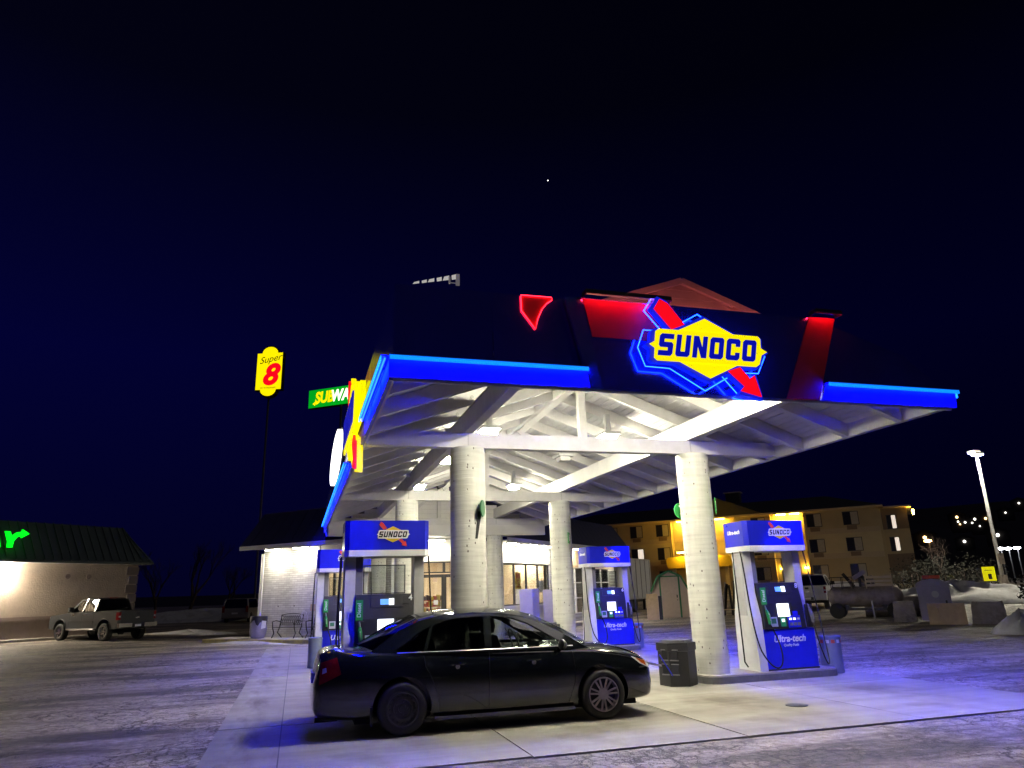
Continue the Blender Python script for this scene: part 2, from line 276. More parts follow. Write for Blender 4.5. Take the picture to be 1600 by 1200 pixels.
    bp = N.new("ShaderNodeBump"); bp.inputs["Strength"].default_value = 0.8; bp.inputs["Distance"].default_value = 0.02; bp.invert = True; L.new(br.outputs["Fac"], bp.inputs["Height"]); L.new(bp.outputs[0], b.inputs["Normal"])
    MATS["white_brick"] = m
special_materials()

# =================================================================== builders
def sharp(me, ang=35):
    for p in me.polygons: p.use_smooth = True
    me.set_sharp_from_angle(angle=RAD(ang))
def link(name, me, m, parent=None):
    o = bpy.data.objects.new(name, me); COL.objects.link(o)
    if m is not None and len(me.materials) == 0: me.materials.append(MATS[m])
    if parent is not None:
        o.parent = parent
        if parent.name in WSET: WSET.add(o.name)
    return o
WSET = set()
class MB:
    def __init__(s): s.v = []; s.f = []
    def add(s, vs, fs):
        n = len(s.v); s.v += [Vector(v) for v in vs]; s.f += [tuple(i + n for i in f) for f in fs]; return s
    def box(s, x0, x1, y0, y1, z0, z1):
        return s.add([(x0,y0,z0),(x1,y0,z0),(x1,y1,z0),(x0,y1,z0),(x0,y0,z1),(x1,y0,z1),(x1,y1,z1),(x0,y1,z1)], [(0,3,2,1),(4,5,6,7),(0,1,5,4),(1,2,6,5),(2,3,7,6),(3,0,4,7)])
    def beam(s, p, q, w, h, up=(0, 0, 1)):
        p = Vector(p); q = Vector(q); d = (q - p).normalized(); u = Vector(up); r = d.cross(u).normalized(); u = r.cross(d).normalized()
        a = r * w / 2; b = u * h / 2
        return s.add([p-a-b, p+a-b, p+a+b, p-a+b, q-a-b, q+a-b, q+a+b, q-a+b], [(0,1,2,3),(7,6,5,4),(0,4,5,1),(1,5,6,2),(2,6,7,3),(3,7,4,0)])
    def cyl(s, p, q, r0, r1=None, n=16, cap=True):
        r1 = r0 if r1 is None else r1; p = Vector(p); q = Vector(q); d = (q - p).normalized()
        a = d.orthogonal().normalized(); b = d.cross(a); vs = []; fs = []
        for i in range(n):
            t = 2 * pi * i / n; c = a * cos(t) + b * sin(t); vs.append(p + c * r0); vs.append(q + c * r1)
        for i in range(n):
            j = (i + 1) % n; fs.append((2*i, 2*j, 2*j+1, 2*i+1))
        if cap: fs.append(tuple(range(0, 2*n, 2))[::-1]); fs.append(tuple(range(1, 2*n, 2)))
        return s.add(vs, fs)
    def tube(s, pts, r, n=8):
        pts = [Vector(p) for p in pts]; vs = []; fs = []; a = None
        for i, p in enumerate(pts):
            d = (pts[min(i+1, len(pts)-1)] - pts[max(i-1, 0)]).normalized()
            a = d.orthogonal().normalized() if a is None else (a - d * a.dot(d)).normalized()
            b = d.cross(a); rr = r[i] if isinstance(r, (list, tuple)) else r
            for k in range(n): t = 2*pi*k/n; vs.append(p + (a*cos(t) + b*sin(t)) * rr)
        for i in range(len(pts)-1):
            for k in range(n): j = (k+1) % n; fs.append((i*n+k, i*n+j, (i+1)*n+j, (i+1)*n+k))
        fs.append(tuple(range(n))[::-1]); fs.append(tuple((len(pts)-1)*n + k for k in range(n)))
        return s.add(vs, fs)
    def lathe(s, prof, n=24, c=(0, 0, 0), axis='z', cap=True):
        vs = []; fs = []; c = Vector(c)
        for (r, z) in prof:
            for k in range(n):
                t = 2*pi*k/n
                v = (r*cos(t), r*sin(t), z) if axis == 'z' else (r*cos(t), z, r*sin(t))
                vs.append(c + Vector(v))
        for i in range(len(prof)-1):
            for k in range(n): j = (k+1) % n; fs.append((i*n+k, i*n+j, (i+1)*n+j, (i+1)*n+k))
        if cap and prof[0][0] > 1e-4: fs.append(tuple(range(n))[::-1])
        if cap and prof[-1][0] > 1e-4: fs.append(tuple((len(prof)-1)*n + k for k in range(n)))
        return s.add(vs, fs)
    def prism(s, pts, off):
        pts = [Vector(p) for p in pts]; off = Vector(off); n = len(pts)
        tri = tessellate_polygon([pts]); vs = pts + [p + off for p in pts]; fs = []
        if n <= 4: fs = [tuple(range(n)), tuple(range(n, 2*n))[::-1]]
        else:
            for t in tri: fs.append(tuple(t)); fs.append(tuple(i + n for i in t)[::-1])
        for i in range(n): j = (i+1) % n; fs.append((i, j, j+n, i+n))
        return s.add(vs, fs)
    def grid(s, rows):
        m = len(rows[0]); vs = [v for r in rows for v in r]; fs = []
        for i in range(len(rows)-1):
            for k in range(m-1): fs.append((i*m+k, i*m+k+1, (i+1)*m+k+1, (i+1)*m+k))
        return s.add(vs, fs)
    def mesh(s, name, T=None, smooth=None, merge=False):
        me = bpy.data.meshes.new(name)
        vs = [T @ v for v in s.v] if T is not None else s.v
        me.from_pydata([tuple(v) for v in vs], [], s.f)
        bm = bmesh.new(); bm.from_mesh(me)
        if merge: bmesh.ops.remove_doubles(bm, verts=bm.verts, dist=1e-5)
        bmesh.ops.recalc_face_normals(bm, faces=bm.faces); bm.to_mesh(me); bm.free()
        if smooth: sharp(me, smooth)
        return me
    def build(s, name, m, parent=None, T=None, smooth=None, merge=False):
        if parent is not None and parent.name in WSET: T = parent_inv(parent) if T is None else parent_inv(parent) @ T
        return link(name, s.mesh(name, T, smooth, merge), m, parent)
INV = {}
def parent_inv(o):
    while o.parent is not None: o = o.parent
    return INV[o.name]
def tag(o, label, cat, group=None, kind=None):
    if label: o["label"] = label
    if cat: o["category"] = cat
    if group: o["group"] = group
    if kind: o["kind"] = kind
    return o
def thing(name, label, cat, loc=(0, 0, 0), rz=0.0, group=None, world=False):
    o = bpy.data.objects.new(name, None); COL.objects.link(o); o.empty_display_size = 0.2
    o.location = loc; o.rotation_euler = (0, 0, rz); tag(o, label, cat, group)
    if world: WSET.add(o.name); INV[o.name] = Matrix.Translation(-Vector(loc))
    return o
def copy_tree(o, parent=None):
    c = o.copy(); COL.objects.link(c); c.parent = parent
    for ch in list(o.children): copy_tree(ch, c)
    return c
def struct(o): o["kind"] = "structure"; return o
TXT = {}
def text(name, body, size, m, parent, T, extrude=0.004, shear=0.0, offset=0.0, sx=1.0):
    key = (body, size, extrude, shear, offset)
    if key not in TXT:
        c = bpy.data.curves.new("t", 'FONT'); c.body = body; c.size = size; c.extrude = extrude; c.shear = shear; c.offset = offset; c.align_x = 'CENTER'; c.align_y = 'CENTER'; c.resolution_u = 4
        o = bpy.data.objects.new("t", c); COL.objects.link(o)
        dg = bpy.context.evaluated_depsgraph_get(); TXT[key] = bpy.data.meshes.new_from_object(o.evaluated_get(dg)); bpy.data.objects.remove(o); bpy.data.curves.remove(c)
    me = TXT[key].copy(); me.materials.clear()
    TT = T @ Matrix.Diagonal((sx, 1, 1, 1))
    if parent is not None and parent.name in WSET: TT = parent_inv(parent) @ TT
    me.transform(TT)
    return link(name, me, m, parent)
def face_m(o, xdir=(1, 0, 0)):
    X = Vector(xdir).normalized(); Y = Vector((0, 0, 1)); Zv = X.cross(Y); o = Vector(o)
    return Matrix(((X.x, Y.x, Zv.x, o.x), (X.y, Y.y, Zv.y, o.y), (X.z, Y.z, Zv.z, o.z), (0, 0, 0, 1)))
def rotz(a, loc=(0, 0, 0)): return Matrix.Translation(Vector(loc)) @ Matrix.Rotation(a, 4, 'Z')
LET = {
 'S': [[(.1,0),(.7,0),(.8,.1),(.8,.52),(.7,.62),(.28,.62),(.28,.77),(.8,.77),(.8,1),(.1,1),(0,.9),(0,.48),(.1,.38),(.52,.38),(.52,.23),(0,.23),(0,0)]],
 'U': [[(.1,0),(.7,0),(.8,.1),(.8,1),(.53,1),(.53,.23),(.27,.23),(.27,1),(0,1),(0,.1)]],
 'N': [[(0,0),(.26,0),(.26,.55),(.52,0),(.8,0),(.8,1),(.54,1),(.54,.45),(.28,1),(0,1)]],
 'O': [[(.1,0),(.4,0),(.4,.23),(.27,.23),(.27,.77),(.4,.77),(.4,1),(.1,1),(0,.9),(0,.1)], [(.4,0),(.7,0),(.8,.1),(.8,.9),(.7,1),(.4,1),(.4,.77),(.53,.77),(.53,.23),(.4,.23)]],
 'C': [[(.1,0),(.7,0),(.8,.1),(.8,.36),(.54,.36),(.54,.23),(.27,.23),(.27,.77),(.54,.77),(.54,.64),(.8,.64),(.8,.9),(.7,1),(.1,1),(0,.9),(0,.1)]],
}
def letters(word, T, h, w, gap, m, parent, depth, shear=0.22, z=0.0):
    n = len(word); tot = n * w + (n - 1) * gap; x0 = -tot / 2
    for i, ch in enumerate(word):
        b = MB()
        for poly in LET[ch]:
            pts = [T @ Vector((x0 + i * (w + gap) + px / .8 * w + (py - .5) * h * shear, (py - .5) * h, z)) for px, py in poly]
            b.prism(pts, (T.to_3x3() @ Vector((0, 0, depth))))
        b.build("letter", m, parent)
def brand_logo(parent, T, s, mats, d=0.006, outline=None):
    """diamond + slanted arrow + word; unit: diamond half width 1 * s. mats: diamond, arrow, bar, letters"""
    def pz(pts, z0, z1, name, m, par=parent):
        b = MB(); b.prism([T @ Vector((x*s, y*s, z0)) for x, y in pts], T.to_3x3() @ Vector((0, 0, z1 - z0))); return b.build(name, m, par)
    tail = [(-1.44,1.0),(-1.26,1.28),(-1.04,1.17),(-.60,.62),(-.98,.46)]
    head = [(.56,-.58),(.92,-.46),(1.18,-.76),(1.33,-.66),(1.47,-1.24),(.87,-1.10),(1.0,-.97)]
    dia = [(-.92,0.385),(0,0.82),(.92,0.385),(.92,-.385),(0,-.82),(-.92,-.385)]
    bar = [(-1.68,0),(-1.52,.09),(-1.48,.36),(-1.38,.43),(1.55,.43),(1.62,.36),(1.60,.10),(1.78,0),(1.60,-.10),(1.50,-.36),(1.40,-.43),(-1.50,-.43),(-1.58,-.36),(-1.54,-.09)]
    if outline:
        def grow(p, g):
            cx = sum(q[0] for q in p)/len(p); cyy = sum(q[1] for q in p)/len(p)
            return [(x + g*(x-cx)/max(.3,sqrt((x-cx)**2+(y-cyy)**2)), y + g*(y-cyy)/max(.3,sqrt((x-cx)**2+(y-cyy)**2))) for x, y in p]
        for i, pl in enumerate((tail, head, dia, bar)): pz(grow(pl, .10), -0.09 + .001*i, -0.002 + .0016*i, "backing", outline)
    pz(tail, .006, .006 + d*2, "arrow", mats[1]); pz(head, .006, .006 + d*2, "arrow", mats[1])
    pz(dia, .008 + d, .010 + d*2.6, "diamond", mats[0])
    pz(bar, .010 + d*2, .012 + d*3.4, "word_band", mats[2])
    letters("SUNOCO", T, .60*s, .405*s, .085*s, mats[3], parent, d*1.2, z=.012 + d*3.4)
    return tail, head, dia, bar
# =================================================================== ground
random.seed(7)
def gz(u, v):
    """terrain height: the lot is flat, its far corners lift a little"""
    def ss(a, b, x): t = max(0, min(1, (x - a) / (b - a))); return t*t*(3-2*t)
    z = 0.09 * ss(30, 36, v) * ss(-3.5, -6.5, u)
    d = sqrt(u*u + v*v)
    z += 1.05 * ss(36, 80, d) * ss(10, 30, u)
    return z
def ground():
    b = MB(); us = [-400,-200,-100,-60,-40,-30,-24,-20,-17,-14,-12,-10,-8,-6.5,-5.5,-4.5,-3.5,-2,0,3,6,9,12,16,20,25,30,36,42,50,58,66,75,90,120,180,300,600]
    vs = [-60,-20,0,10,20,26,30,31.5,33,34.5,36,38,41,45,50,55,60,66,72,80,90,105,130,180,300,600,1200]
    b.grid([[(u, v, gz(u, v)) for u in us] for v in vs])
    o = b.build("ground", "asphalt", smooth=60); return struct(o)
ground()
APZ = 0.02
def apron():
    root = thing("concrete_apron", None, None, (5, 12, 0), world=True); struct(root)
    us = [-0.9, -0.1, 2.42, 4.95, 7.45, 10.2]; vs = [7.72, 10.85, 14.1, 17.4, 20.7, 24.0, 27.0]
    for i in range(len(us)-1):
        for j in range(len(vs)-1):
            b = MB(); g = 0.007
            v0 = vs[j] + g + (0.0 if j else random.uniform(-.05, .05)); jit = random.uniform(-.003, .003)
            b.box(us[i]+g, us[i+1]-g, v0, vs[j+1]-g, -0.05, APZ + jit); b.build("concrete_slab", "concrete_slab", root)
    b = MB(); b.box(-0.88, 10.18, 7.8, 26.98, -0.06, 0.006); b.build("joint_filler", "ink", root)
    # drain covers
    for u, v, r in ((6.75, 9.2, .15),):
        b = MB(); b.cyl((u, v, APZ-.01), (u, v, APZ+.008), r, n=24); b.build("drain_cover", "dark_steel", root)
apron()
def snow_mound(name, label, c, rx, ry, h, seed, grp=None, rz=0.0, m="snow"):
    rnd = random.Random(seed); n, k = 40, 14; rows = []
    ph = [rnd.uniform(0, 6.3) for _ in range(6)]
    for i in range(k+1):
        t = i / k; row = []
        for j in range(n+1):
            a = 2*pi*(j % n)/n; w = 1 + .18*sin(2*a+ph[0]) + .12*sin(3*a+ph[1]) + .08*sin(7*a+ph[2])
            hh = h * (1 - t**1.6) * (1 + .25*sin(3*a+ph[3]+4*t) + .18*sin(8*a+ph[4]+9*t)) + .06*h*rnd.uniform(-1, 1)*(1-t)
            if i == k: hh = -0.04
            row.append((rx*w*t*cos(a), ry*w*t*sin(a), hh))
        rows.append(row)
    b = MB(); b.grid(rows); o = b.build(name, m, smooth=70, merge=True); o.location = (c[0], c[1], gz(c[0], c[1])); o.rotation_euler = (0, 0, rz)
    tag(o, label, "snow", grp); return o

# =================================================================== canopy
CX = 5.0
def canopy():
    t = thing("fuel_canopy", "white timber gable canopy on round concrete columns with blue lit fascia", "canopy", (CX, 12.1, 0), world=True)
    # columns
    def colmesh(z0, z1):
        r = .305; prof = [(r, z0), (r, z0 + .02)] + [(r + random.uniform(-.0015, .0015), z0 + (z1-z0)*i/12) for i in range(1, 12)] + [(r, z1-.02), (r-.012, z1)]
        b = MB(); b.lathe(prof, 40, (0, 0, 0)); return b.mesh("column", None, 50)
    ca = colmesh(.10, 4.11); cb = colmesh(.0, 3.73)
    for u, v, me in ((2.78, 12.15, ca), (7.25, 12.15, ca), (2.75, 19.45, ca), (7.15, 19.45, ca), (7.15, 26.75, cb), (2.75, 26.75, cb)):
        o = link("column", me, "column_concrete", t); o.location = (u - CX, v - 12.1, 0); o.rotation_euler[2] = random.uniform(0, 6)
    # tie beams (trusses), butted either side of the king post lines
    for v in (12.15, 19.45, 26.75):
        b = MB(); b.box(.98, 9.16, v-.09, v+.09, 4.112, 4.375); b.build("tie_beam", "white_wood", t)
        b = MB(); b.box(CX-.07, CX+.07, v-.06, v+.06, 4.376, 5.47); b.build("king_post", "white_wood", t)
        b = MB(); b.beam((CX-.10, v, 5.36), (CX-1.25, v, 4.42), .07, .10); b.build("truss_brace", "white_wood", t)
        for u in (2.78, 7.2):
            b = MB(); b.box(u-.012, u+.012, v-.094, v-.0905, 4.15, 4.374); b.build("joint_plate", "gutter", t)
    # long beams on top of the tie beams
    for u in (2.78, 7.2):
        v0 = 8.12
        for k, v1 in enumerate((12.15, 19.45, 26.75)):
            b = MB(); b.box(u-.08, u+.08, v0 + .004, v1 - .004, 4.376, 4.735); b.build("long_beam", "white_wood", t); v0 = v1
        for v in (10.1, 14.7, 17.2, 22.0, 24.5):
            b = MB(); b.box(u+.082, u+.13, v, v+.06, 4.66, 4.74); b.build("conduit_clip", "gutter", t)
        b = MB(); b.tube([(u + (.1 if u > 5 else -.1), 8.3, 4.70), (u + (.1 if u > 5 else -.1), 26.5, 4.70)], .014, 6); b.build("conduit", "gutter", t)
        for v in (13.2, 18.4, 23.3): b = MB(); b.box(u + (.085 if u > 5 else -.185), u + (.185 if u > 5 else -.085), v, v+.12, 4.60, 4.72); b.build("junction_box", "light_grey", t)
    RB = lambda u: 5.515 - .352 * abs(u - CX)      # underside of rafters
    # rafters
    v = 8.86
    while v < 26.6:
        for s in (-1, 1):
            pts = [(CX + s*.02, v-.055, RB(CX+.02)), (CX + s*4.1, v-.055, RB(CX+4.1)), (CX + s*4.1, v-.055, RB(CX+4.1)+.235), (CX + s*.02, v-.055, RB(CX+.02)+.235)]
            b = MB(); b.prism(pts, (0, .11, 0)); b.build("rafter", "white_wood", t)
            if v < 26:   # bolt heads where rafters cross the long beam
                u = CX + s*2.35; b = MB(); b.cyl((u, v-.056, RB(u)+.11), (u, v-.068, RB(u)+.11), .03, n=10); b.build("bolt", "gutter", t)
        v += 1.19
    b = MB(); b.box(CX-.04, CX+.04, 8.49, 26.7, 5.50, 5.74); b.build("ridge_board", "white_wood", t)
    # deck planks
    n = 29; w = 4.12 / n
    for s in (-1, 1):
        for i in range(n):
            u0 = CX + s*(i*w + .004); u1 = CX + s*((i+1)*w - .010); dz = random.uniform(0, .006)
            V0 = 8.49; pts = [(u0, V0, RB(u0)+.238+dz), (u1, V0, RB(u1)+.238+dz), (u1, V0, RB(u1)+.262+dz), (u0, V0, RB(u0)+.262+dz)]
            b = MB(); b.prism(pts, (0, 18.36, 0)); b.build("deck_plank", "white_deck", t)
    for s in (-1, 1):
        pts = [(CX, 8.5, 5.79), (CX + s*4.13, 8.5, RB(CX+4.13)+.275), (CX + s*4.13, 8.5, RB(CX+4.13)+.30), (CX, 8.5, 5.825)]
        b = MB(); b.prism(pts, (0, 21.2, 0)); b.build("roof_sheet", "navy_roof", t)
    # eaves
    b = MB(); b.box(.90, .955, 8.06, 29.6, 4.08, 4.33); b.build("left_fascia", "blue_fascia", t)
    b = MB(); b.box(.956, .985, 8.1, 29.6, 4.085, 4.30); b.build("eave_board", "white_wood", t)
    b = MB(); b.box(9.115, 9.15, 8.1, 26.9, 4.085, 4.32); b.build("eave_board", "white_wood", t)
    b = MB()
    for a, c in (((9.16, 4.10), (9.30, 4.10)), ((9.30, 4.10), (9.33, 4.24)), ((9.155, 4.10), (9.155, 4.24))):
        b.prism([(a[0], 8.1, a[1]), (c[0], 8.1, c[1]), (c[0]+.006, 8.1, c[1]+.006), (a[0]+.006, 8.1, a[1]+.006)], (0, 18.9, 0))
    b.build("gutter", "gutter", t)
    for k in range(9):
        v = 8.9 + k*2.1; b = MB(); b.box(9.15, 9.32, v, v+.03, 4.16, 4.175); b.build("gutter_strap", "dark_steel", t)
    # front fascia: blue lit runs either side of the sign panel
    for (a0, a1, c0, c1) in ((.90, 3.44, .90, 3.40), (6.93, 9.34, 7.04, 9.36)):
        b = MB(); b.prism([(a0, 8.0, 4.10), (a1, 8.0, 4.10), (c1, 8.0, 4.335), (c0, 8.0, 4.335)], (0, .055, 0)); b.build("front_fascia", "blue_fascia", t)
        b = MB(); b.box(c0, c1, 7.925, 8.05, 4.352, 4.368); b.build("light_lip", "blue_fascia", t)
        b = MB(); b.tube([(c0+.02, 7.972, 4.333), (c1-.02, 7.972, 4.333)], .010, 8); b.build("light_tube", "blue_neon", t)
        b = MB(); b.box(c0, c1, 7.925, 7.94, 4.302, 4.3515); b.build("light_cover", "neon_cover", t)  # glowing valance added to keep the tube's beam downward
    b = MB(); b.box(.93, 9.30, 8.062, 8.10, 4.075, 4.11); b.build("drip_edge", "white_wood", t)
    # left eave tubes, broken by the side sign
    for v0, v1 in ((8.02, 11.2), (15.2, 29.3)):
        b = MB(); b.box(.80, .955, v0, v1, 4.36, 4.376); b.build("light_lip", "blue_fascia", t)
        b = MB(); b.tube([(.855, v0+.02, 4.335), (.855, v1, 4.335)], .012, 8); b.build("light_tube", "blue_neon_side", t)
        b = MB(); b.box(.80, .812, v0, v1, 4.295, 4.3595); b.build("light_cover", "neon_cover_side", t)  # same added valance, limits blue spill to the left
    # right eave run, its tube hidden from the front by the eave board
    b = MB(); b.box(9.36, 9.52, 8.1, 26.5, 4.36, 4.376); b.build("light_lip", "blue_fascia", t)
    b = MB(); b.box(9.335, 9.345, 8.1, 26.5, 4.25, 4.3595); b.build("light_back", "blue_fascia", t)
    b = MB(); b.tube([(9.43, 8.15, 4.33), (9.43, 26.4, 4.33)], .012, 8); b.build("light_tube", "blue_neon_right", t)
    b = MB(); b.box(9.505, 9.517, 8.1, 26.5, 4.29, 4.3595); b.build("light_cover", "neon_cover_side", t)  # added valance, limits spill outward
    # parapet
    b = MB(); b.box(.96, 2.195, 8.10, 8.15, 4.37, 5.33); b.build("parapet_panel", "navy_panel", t)
    b = MB(); b.prism([(2.203, 8.10, 4.37), (3.5, 8.10, 4.37), (3.2, 8.10, 5.33), (2.203, 8.10, 5.33)], (0, .05, 0)); b.build("parapet_panel", "navy_panel", t)
    b = MB(); b.prism([(6.9, 8.10, 4.37), (9.28, 8.10, 4.37), (8.6, 8.10, 4.9), (7.36, 8.10, 5.30)], (0, .05, 0)); b.build("parapet_panel", "navy_panel", t)
    b = MB(); b.box(.96, 1.01, 8.16, 29.4, 4.38, 5.30); b.build("side_parapet", "navy_panel", t)
    # centre sign panel (trapezium) with slanted stripes
    V = 8.02
    b = MB(); b.prism([(3.62, V, 4.095), (5.14, V, 4.10), (5.14, V, 5.343), (3.38, V, 5.335)], (0, .07, 0)); b.build("sign_panel", "navy_panel", t)
    b = MB(); b.prism([(5.148, V, 4.10), (6.36, V, 4.105), (6.93, V, 5.35), (5.148, V, 5.343)], (0, .07, 0)); b.build("sign_panel", "navy_panel", t)
    b = MB(); b.prism([(3.44, V-.012, 4.095), (3.615, V-.012, 4.095), (3.375, V-.012, 5.335), (3.16, V-.012, 5.33)], (0, .07, 0)); b.build("slanted_stripe", "navy_stripe", t)
    b = MB(); b.prism([(6.365, V-.012, 4.105), (6.90, V-.012, 4.11), (7.39, V-.012, 5.37), (6.935, V-.012, 5.355)], (0, .07, 0)); o = b.build("slanted_stripe", "red_panel", t); o["label"] = "red slanted stripe at the right of the sign panel"
    b = MB(); b.prism([(3.41, V-.006, 5.32), (4.75, V-.006, 5.32), (4.70, V-.006, 4.80), (3.51, V-.006, 4.80)], (0, .05, 0)); b.build("red_glow_paint", "red_panel", t)  # red glow put into the panel colour
    for a0, a1, zb in ((3.40, 4.62, 5.338), (6.94, 7.38, 5.375)):  # added red tubes, hidden by lips and shields, wash the panel red
        b = MB(); b.box(a0, a1, 7.845, 8.0, zb+.045, zb+.055); b.build("light_lip", "ink", t)
        b = MB(); b.box(a0, a1, 7.845, 7.853, zb, zb+.0445); b.build("added_shield", "ink", t)
        for ax in (a0-.008, a1): b = MB(); b.box(ax, ax+.008, 7.845, 8.0, zb-.012, zb+.055); b.build("added_end_cap", "ink", t)
        b = MB(); b.tube([(a0+.02, 7.882, zb+.028), (a1-.02, 7.882, zb+.028)], .007, 6); b.build("light_tube", "added_red_tube", t)
    # painted stand-in for a red sign's reflection on the left parapet
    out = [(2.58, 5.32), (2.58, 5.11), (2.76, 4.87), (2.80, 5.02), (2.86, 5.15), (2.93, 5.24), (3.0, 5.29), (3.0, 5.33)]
    b = MB(); b.prism([(u, 8.094, z) for u, z in out], (0, .005, 0)); b.build("red_glow_paint", "red_panel", t)
    b = MB(); b.tube([(u, 8.08, z) for u, z in out] + [(2.58, 8.08, 5.325)], .0042, 6); b.build("light_tube", "red_reflection", t)
    # gable end with lap boards and a small white vent
    g = 8.45; pk = 5.90; sl = .36
    z = 4.36; k = 0
    while z < pk - .02:
        z1 = min(z + .13, pk); h0 = (pk - z)/sl; h1 = (pk - z1)/sl
        h0 = min(h0, 4.13); h1 = min(h1, 4.13)
        if h0 > .05:
            b = MB(); b.prism([(CX+.15-h0, g-.012, z), (CX+.15+h0, g-.012, z), (CX+.15+h1, g+.0, z1), (CX+.15-h1, g+.0, z1)], (0, .03, 0)); b.build("gable_board", "gable_red", t)
        z = z1; k += 1
    for s in (-1, 1):
        b = MB(); b.beam((CX+.15, g-.03, pk+.03), (CX+.15+s*4.1, g-.03, pk+.03-sl*4.1), .06, .09); b.build("rake_board", "gable_red", t)
    b = MB(); b.prism([(CX+.15-.24, g-.035, 5.42), (CX+.15+.24, g-.035, 5.42), (CX+.15, g-.035, 5.52)], (0, .02, 0)); b.build("gable_vent", "white_paint", t)
    b = MB(); b.tube([(3.4, 8.13, 5.325), (7.0, 8.13, 5.325)], .008, 6); b.build("light_tube", "added_red_wash", t)  # added unseen tube behind the parapet, lights the gable red
    # siding wall that closes the canopy against the shop
    z = 3.74; g = 26.86
    while z < 5.45:
        z1 = z + .165; h = min(4.1, (5.70 - z1)/.352)
        for (a, c) in ((CX-h, CX-.05), (CX+.05, CX+h)):
            b = MB(); b.prism([(a, g-.02, z), (c, g-.02, z), (c, g, z1-.004), (a, g, z1-.004)], (0, .05, 0)); b.build("siding_board", "siding", t)
        z = z1
    for u in (1.4, 3.8, 5.0, 6.2, 8.6):
        b = MB(); b.box(u-.045, u+.045, g-.035, g-.022, 3.74, 4.11); b.build("batten", "white_paint", t)
    b = MB(); b.box(.98, 9.14, 26.60, 26.84, 3.735, 4.108); b.build("end_beam", "siding", t)
    # light fixtures: box lens below the rafters
    lit = []
    for (u, v, on) in ((6.4, 9.4, 1), (3.6, 9.4, 1), (6.09, 13.42, 1), (6.0, 15.88, 0), (6.13, 20.57, 1), (3.49, 13.3, 1), (3.25, 16.4, 1), (3.3, 20.8, 1)):
        z = 4.78; f = MB(); f.box(u-.19, u+.19, v-.24, v+.24, z-.06, z); fo = f.build("light_fixture", "light_grey", t)
        l = MB(); l.box(u-.125, u+.125, v-.14, v+.14, z-.155, z-.062); l.build("lens", "led_lens" if on else "lens_off", fo)
        a = MB(); a.box(u-.05, u+.05, v-.05, v+.05, z+.001, RB(u)+.05); a.build("bracket", "light_grey", fo)
    # pump number flags on the columns
    for u, v, txt, du, z in ((7.25, 12.15, "8", .20, 3.08), (7.25, 12.15, "7", -.19, 3.06), (7.15, 19.45, "6", .12, 3.05), (2.78, 12.15, "", .20, 3.0)):
        p = (u + du, v - .33 if du > 0 else v + .24, z)
        b = MB()
        if txt == "":   # dark flag seen nearly edge on
            b.lathe([(.001, 0), (.14, 0), (.14, .02), (.001, .02)], 24); T = Matrix.Translation((u+.16, v-.36, z+.02)) @ Matrix.Rotation(RAD(62), 4, 'Z') @ Matrix.Rotation(RAD(90), 4, 'X'); o = b.build("number_sign", "green_trim", t, T)
            m2 = MB(); m2.prism([(u+.05, v-.318, z-.48), (u+.09, v-.315, z-.48), (u+.17, v-.30, z-.02), (u+.10, v-.31, z-.02)], (0, .012, 0)); m2.build("rust_streak", "iron", o)
            continue
        T0 = Matrix.Translation(p) @ Matrix.Rotation(RAD(58 if du > 0 else -5), 4, 'Z') @ Matrix.Rotation(RAD(90), 4, 'X')
        b.lathe([(.001, 0), (.155, 0), (.155, .018), (.001, .018)], 28); o = b.build("number_sign", "green_sign", t, T0)
        b = MB(); b.box(-.02 if du < 0 else -.16, .16 if du < 0 else .02, -.15, .15, .0005, .0175) ; b.build("mounting_tab", "green_sign", o, T0)
        text("digit", txt, .25, "white_ink", o, T0 @ Matrix.Translation((0, 0, .019)), offset=.004)
    return t
canopy()

def canopy_sign():
    t = thing("illuminated_sign", "lit yellow diamond sign reading SUNOCO with red arrow on canopy front", "sign", (5.16, 7.93, 4.72), world=True)
    T = face_m((5.03, 7.78, 4.655)); s = .505
    tail, head, dia, bar = brand_logo(t, T, s, ("lit_yellow", "lit_red", "lit_yellow_soft", "lit_blue"), d=.010, outline="lit_outline")
    # halo tube following the outline behind the box
    def halo(pts, g=.2):
        cx = sum(p[0] for p in pts)/len(pts); cyy = sum(p[1] for p in pts)/len(pts); out = []
        for x, y in pts:
            d = sqrt((x-cx)**2 + (y-cyy)**2); out.append(T @ Vector(((x + g*(x-cx)/d)*s, (y + g*(y-cyy)/d)*s, -.13)))
        b = MB(); b.tube(out + [out[0]], .007, 6); b.build("halo_tube", "sign_neon", t)
    halo(tail, .15); halo(head, .15); halo([(-1.75,0),(-1.55,.47),(-.9,.47),(0,.97),(.9,.47),(1.62,.47),(1.85,0),(1.58,-.47),(.9,-.47),(0,-.97),(-.9,-.47),(-1.58,-.47)], .1)
    for x, y in ((-.9, .2), (.9, .2), (0, -.6), (-.8, 1.0), (.9, -.85)):
        b = MB(); b.cyl(T @ Vector((x*s, y*s, -.235)), T @ Vector((x*s, y*s, -.09)), .02, n=8); b.build("standoff", "dark_steel", t)
canopy_sign()
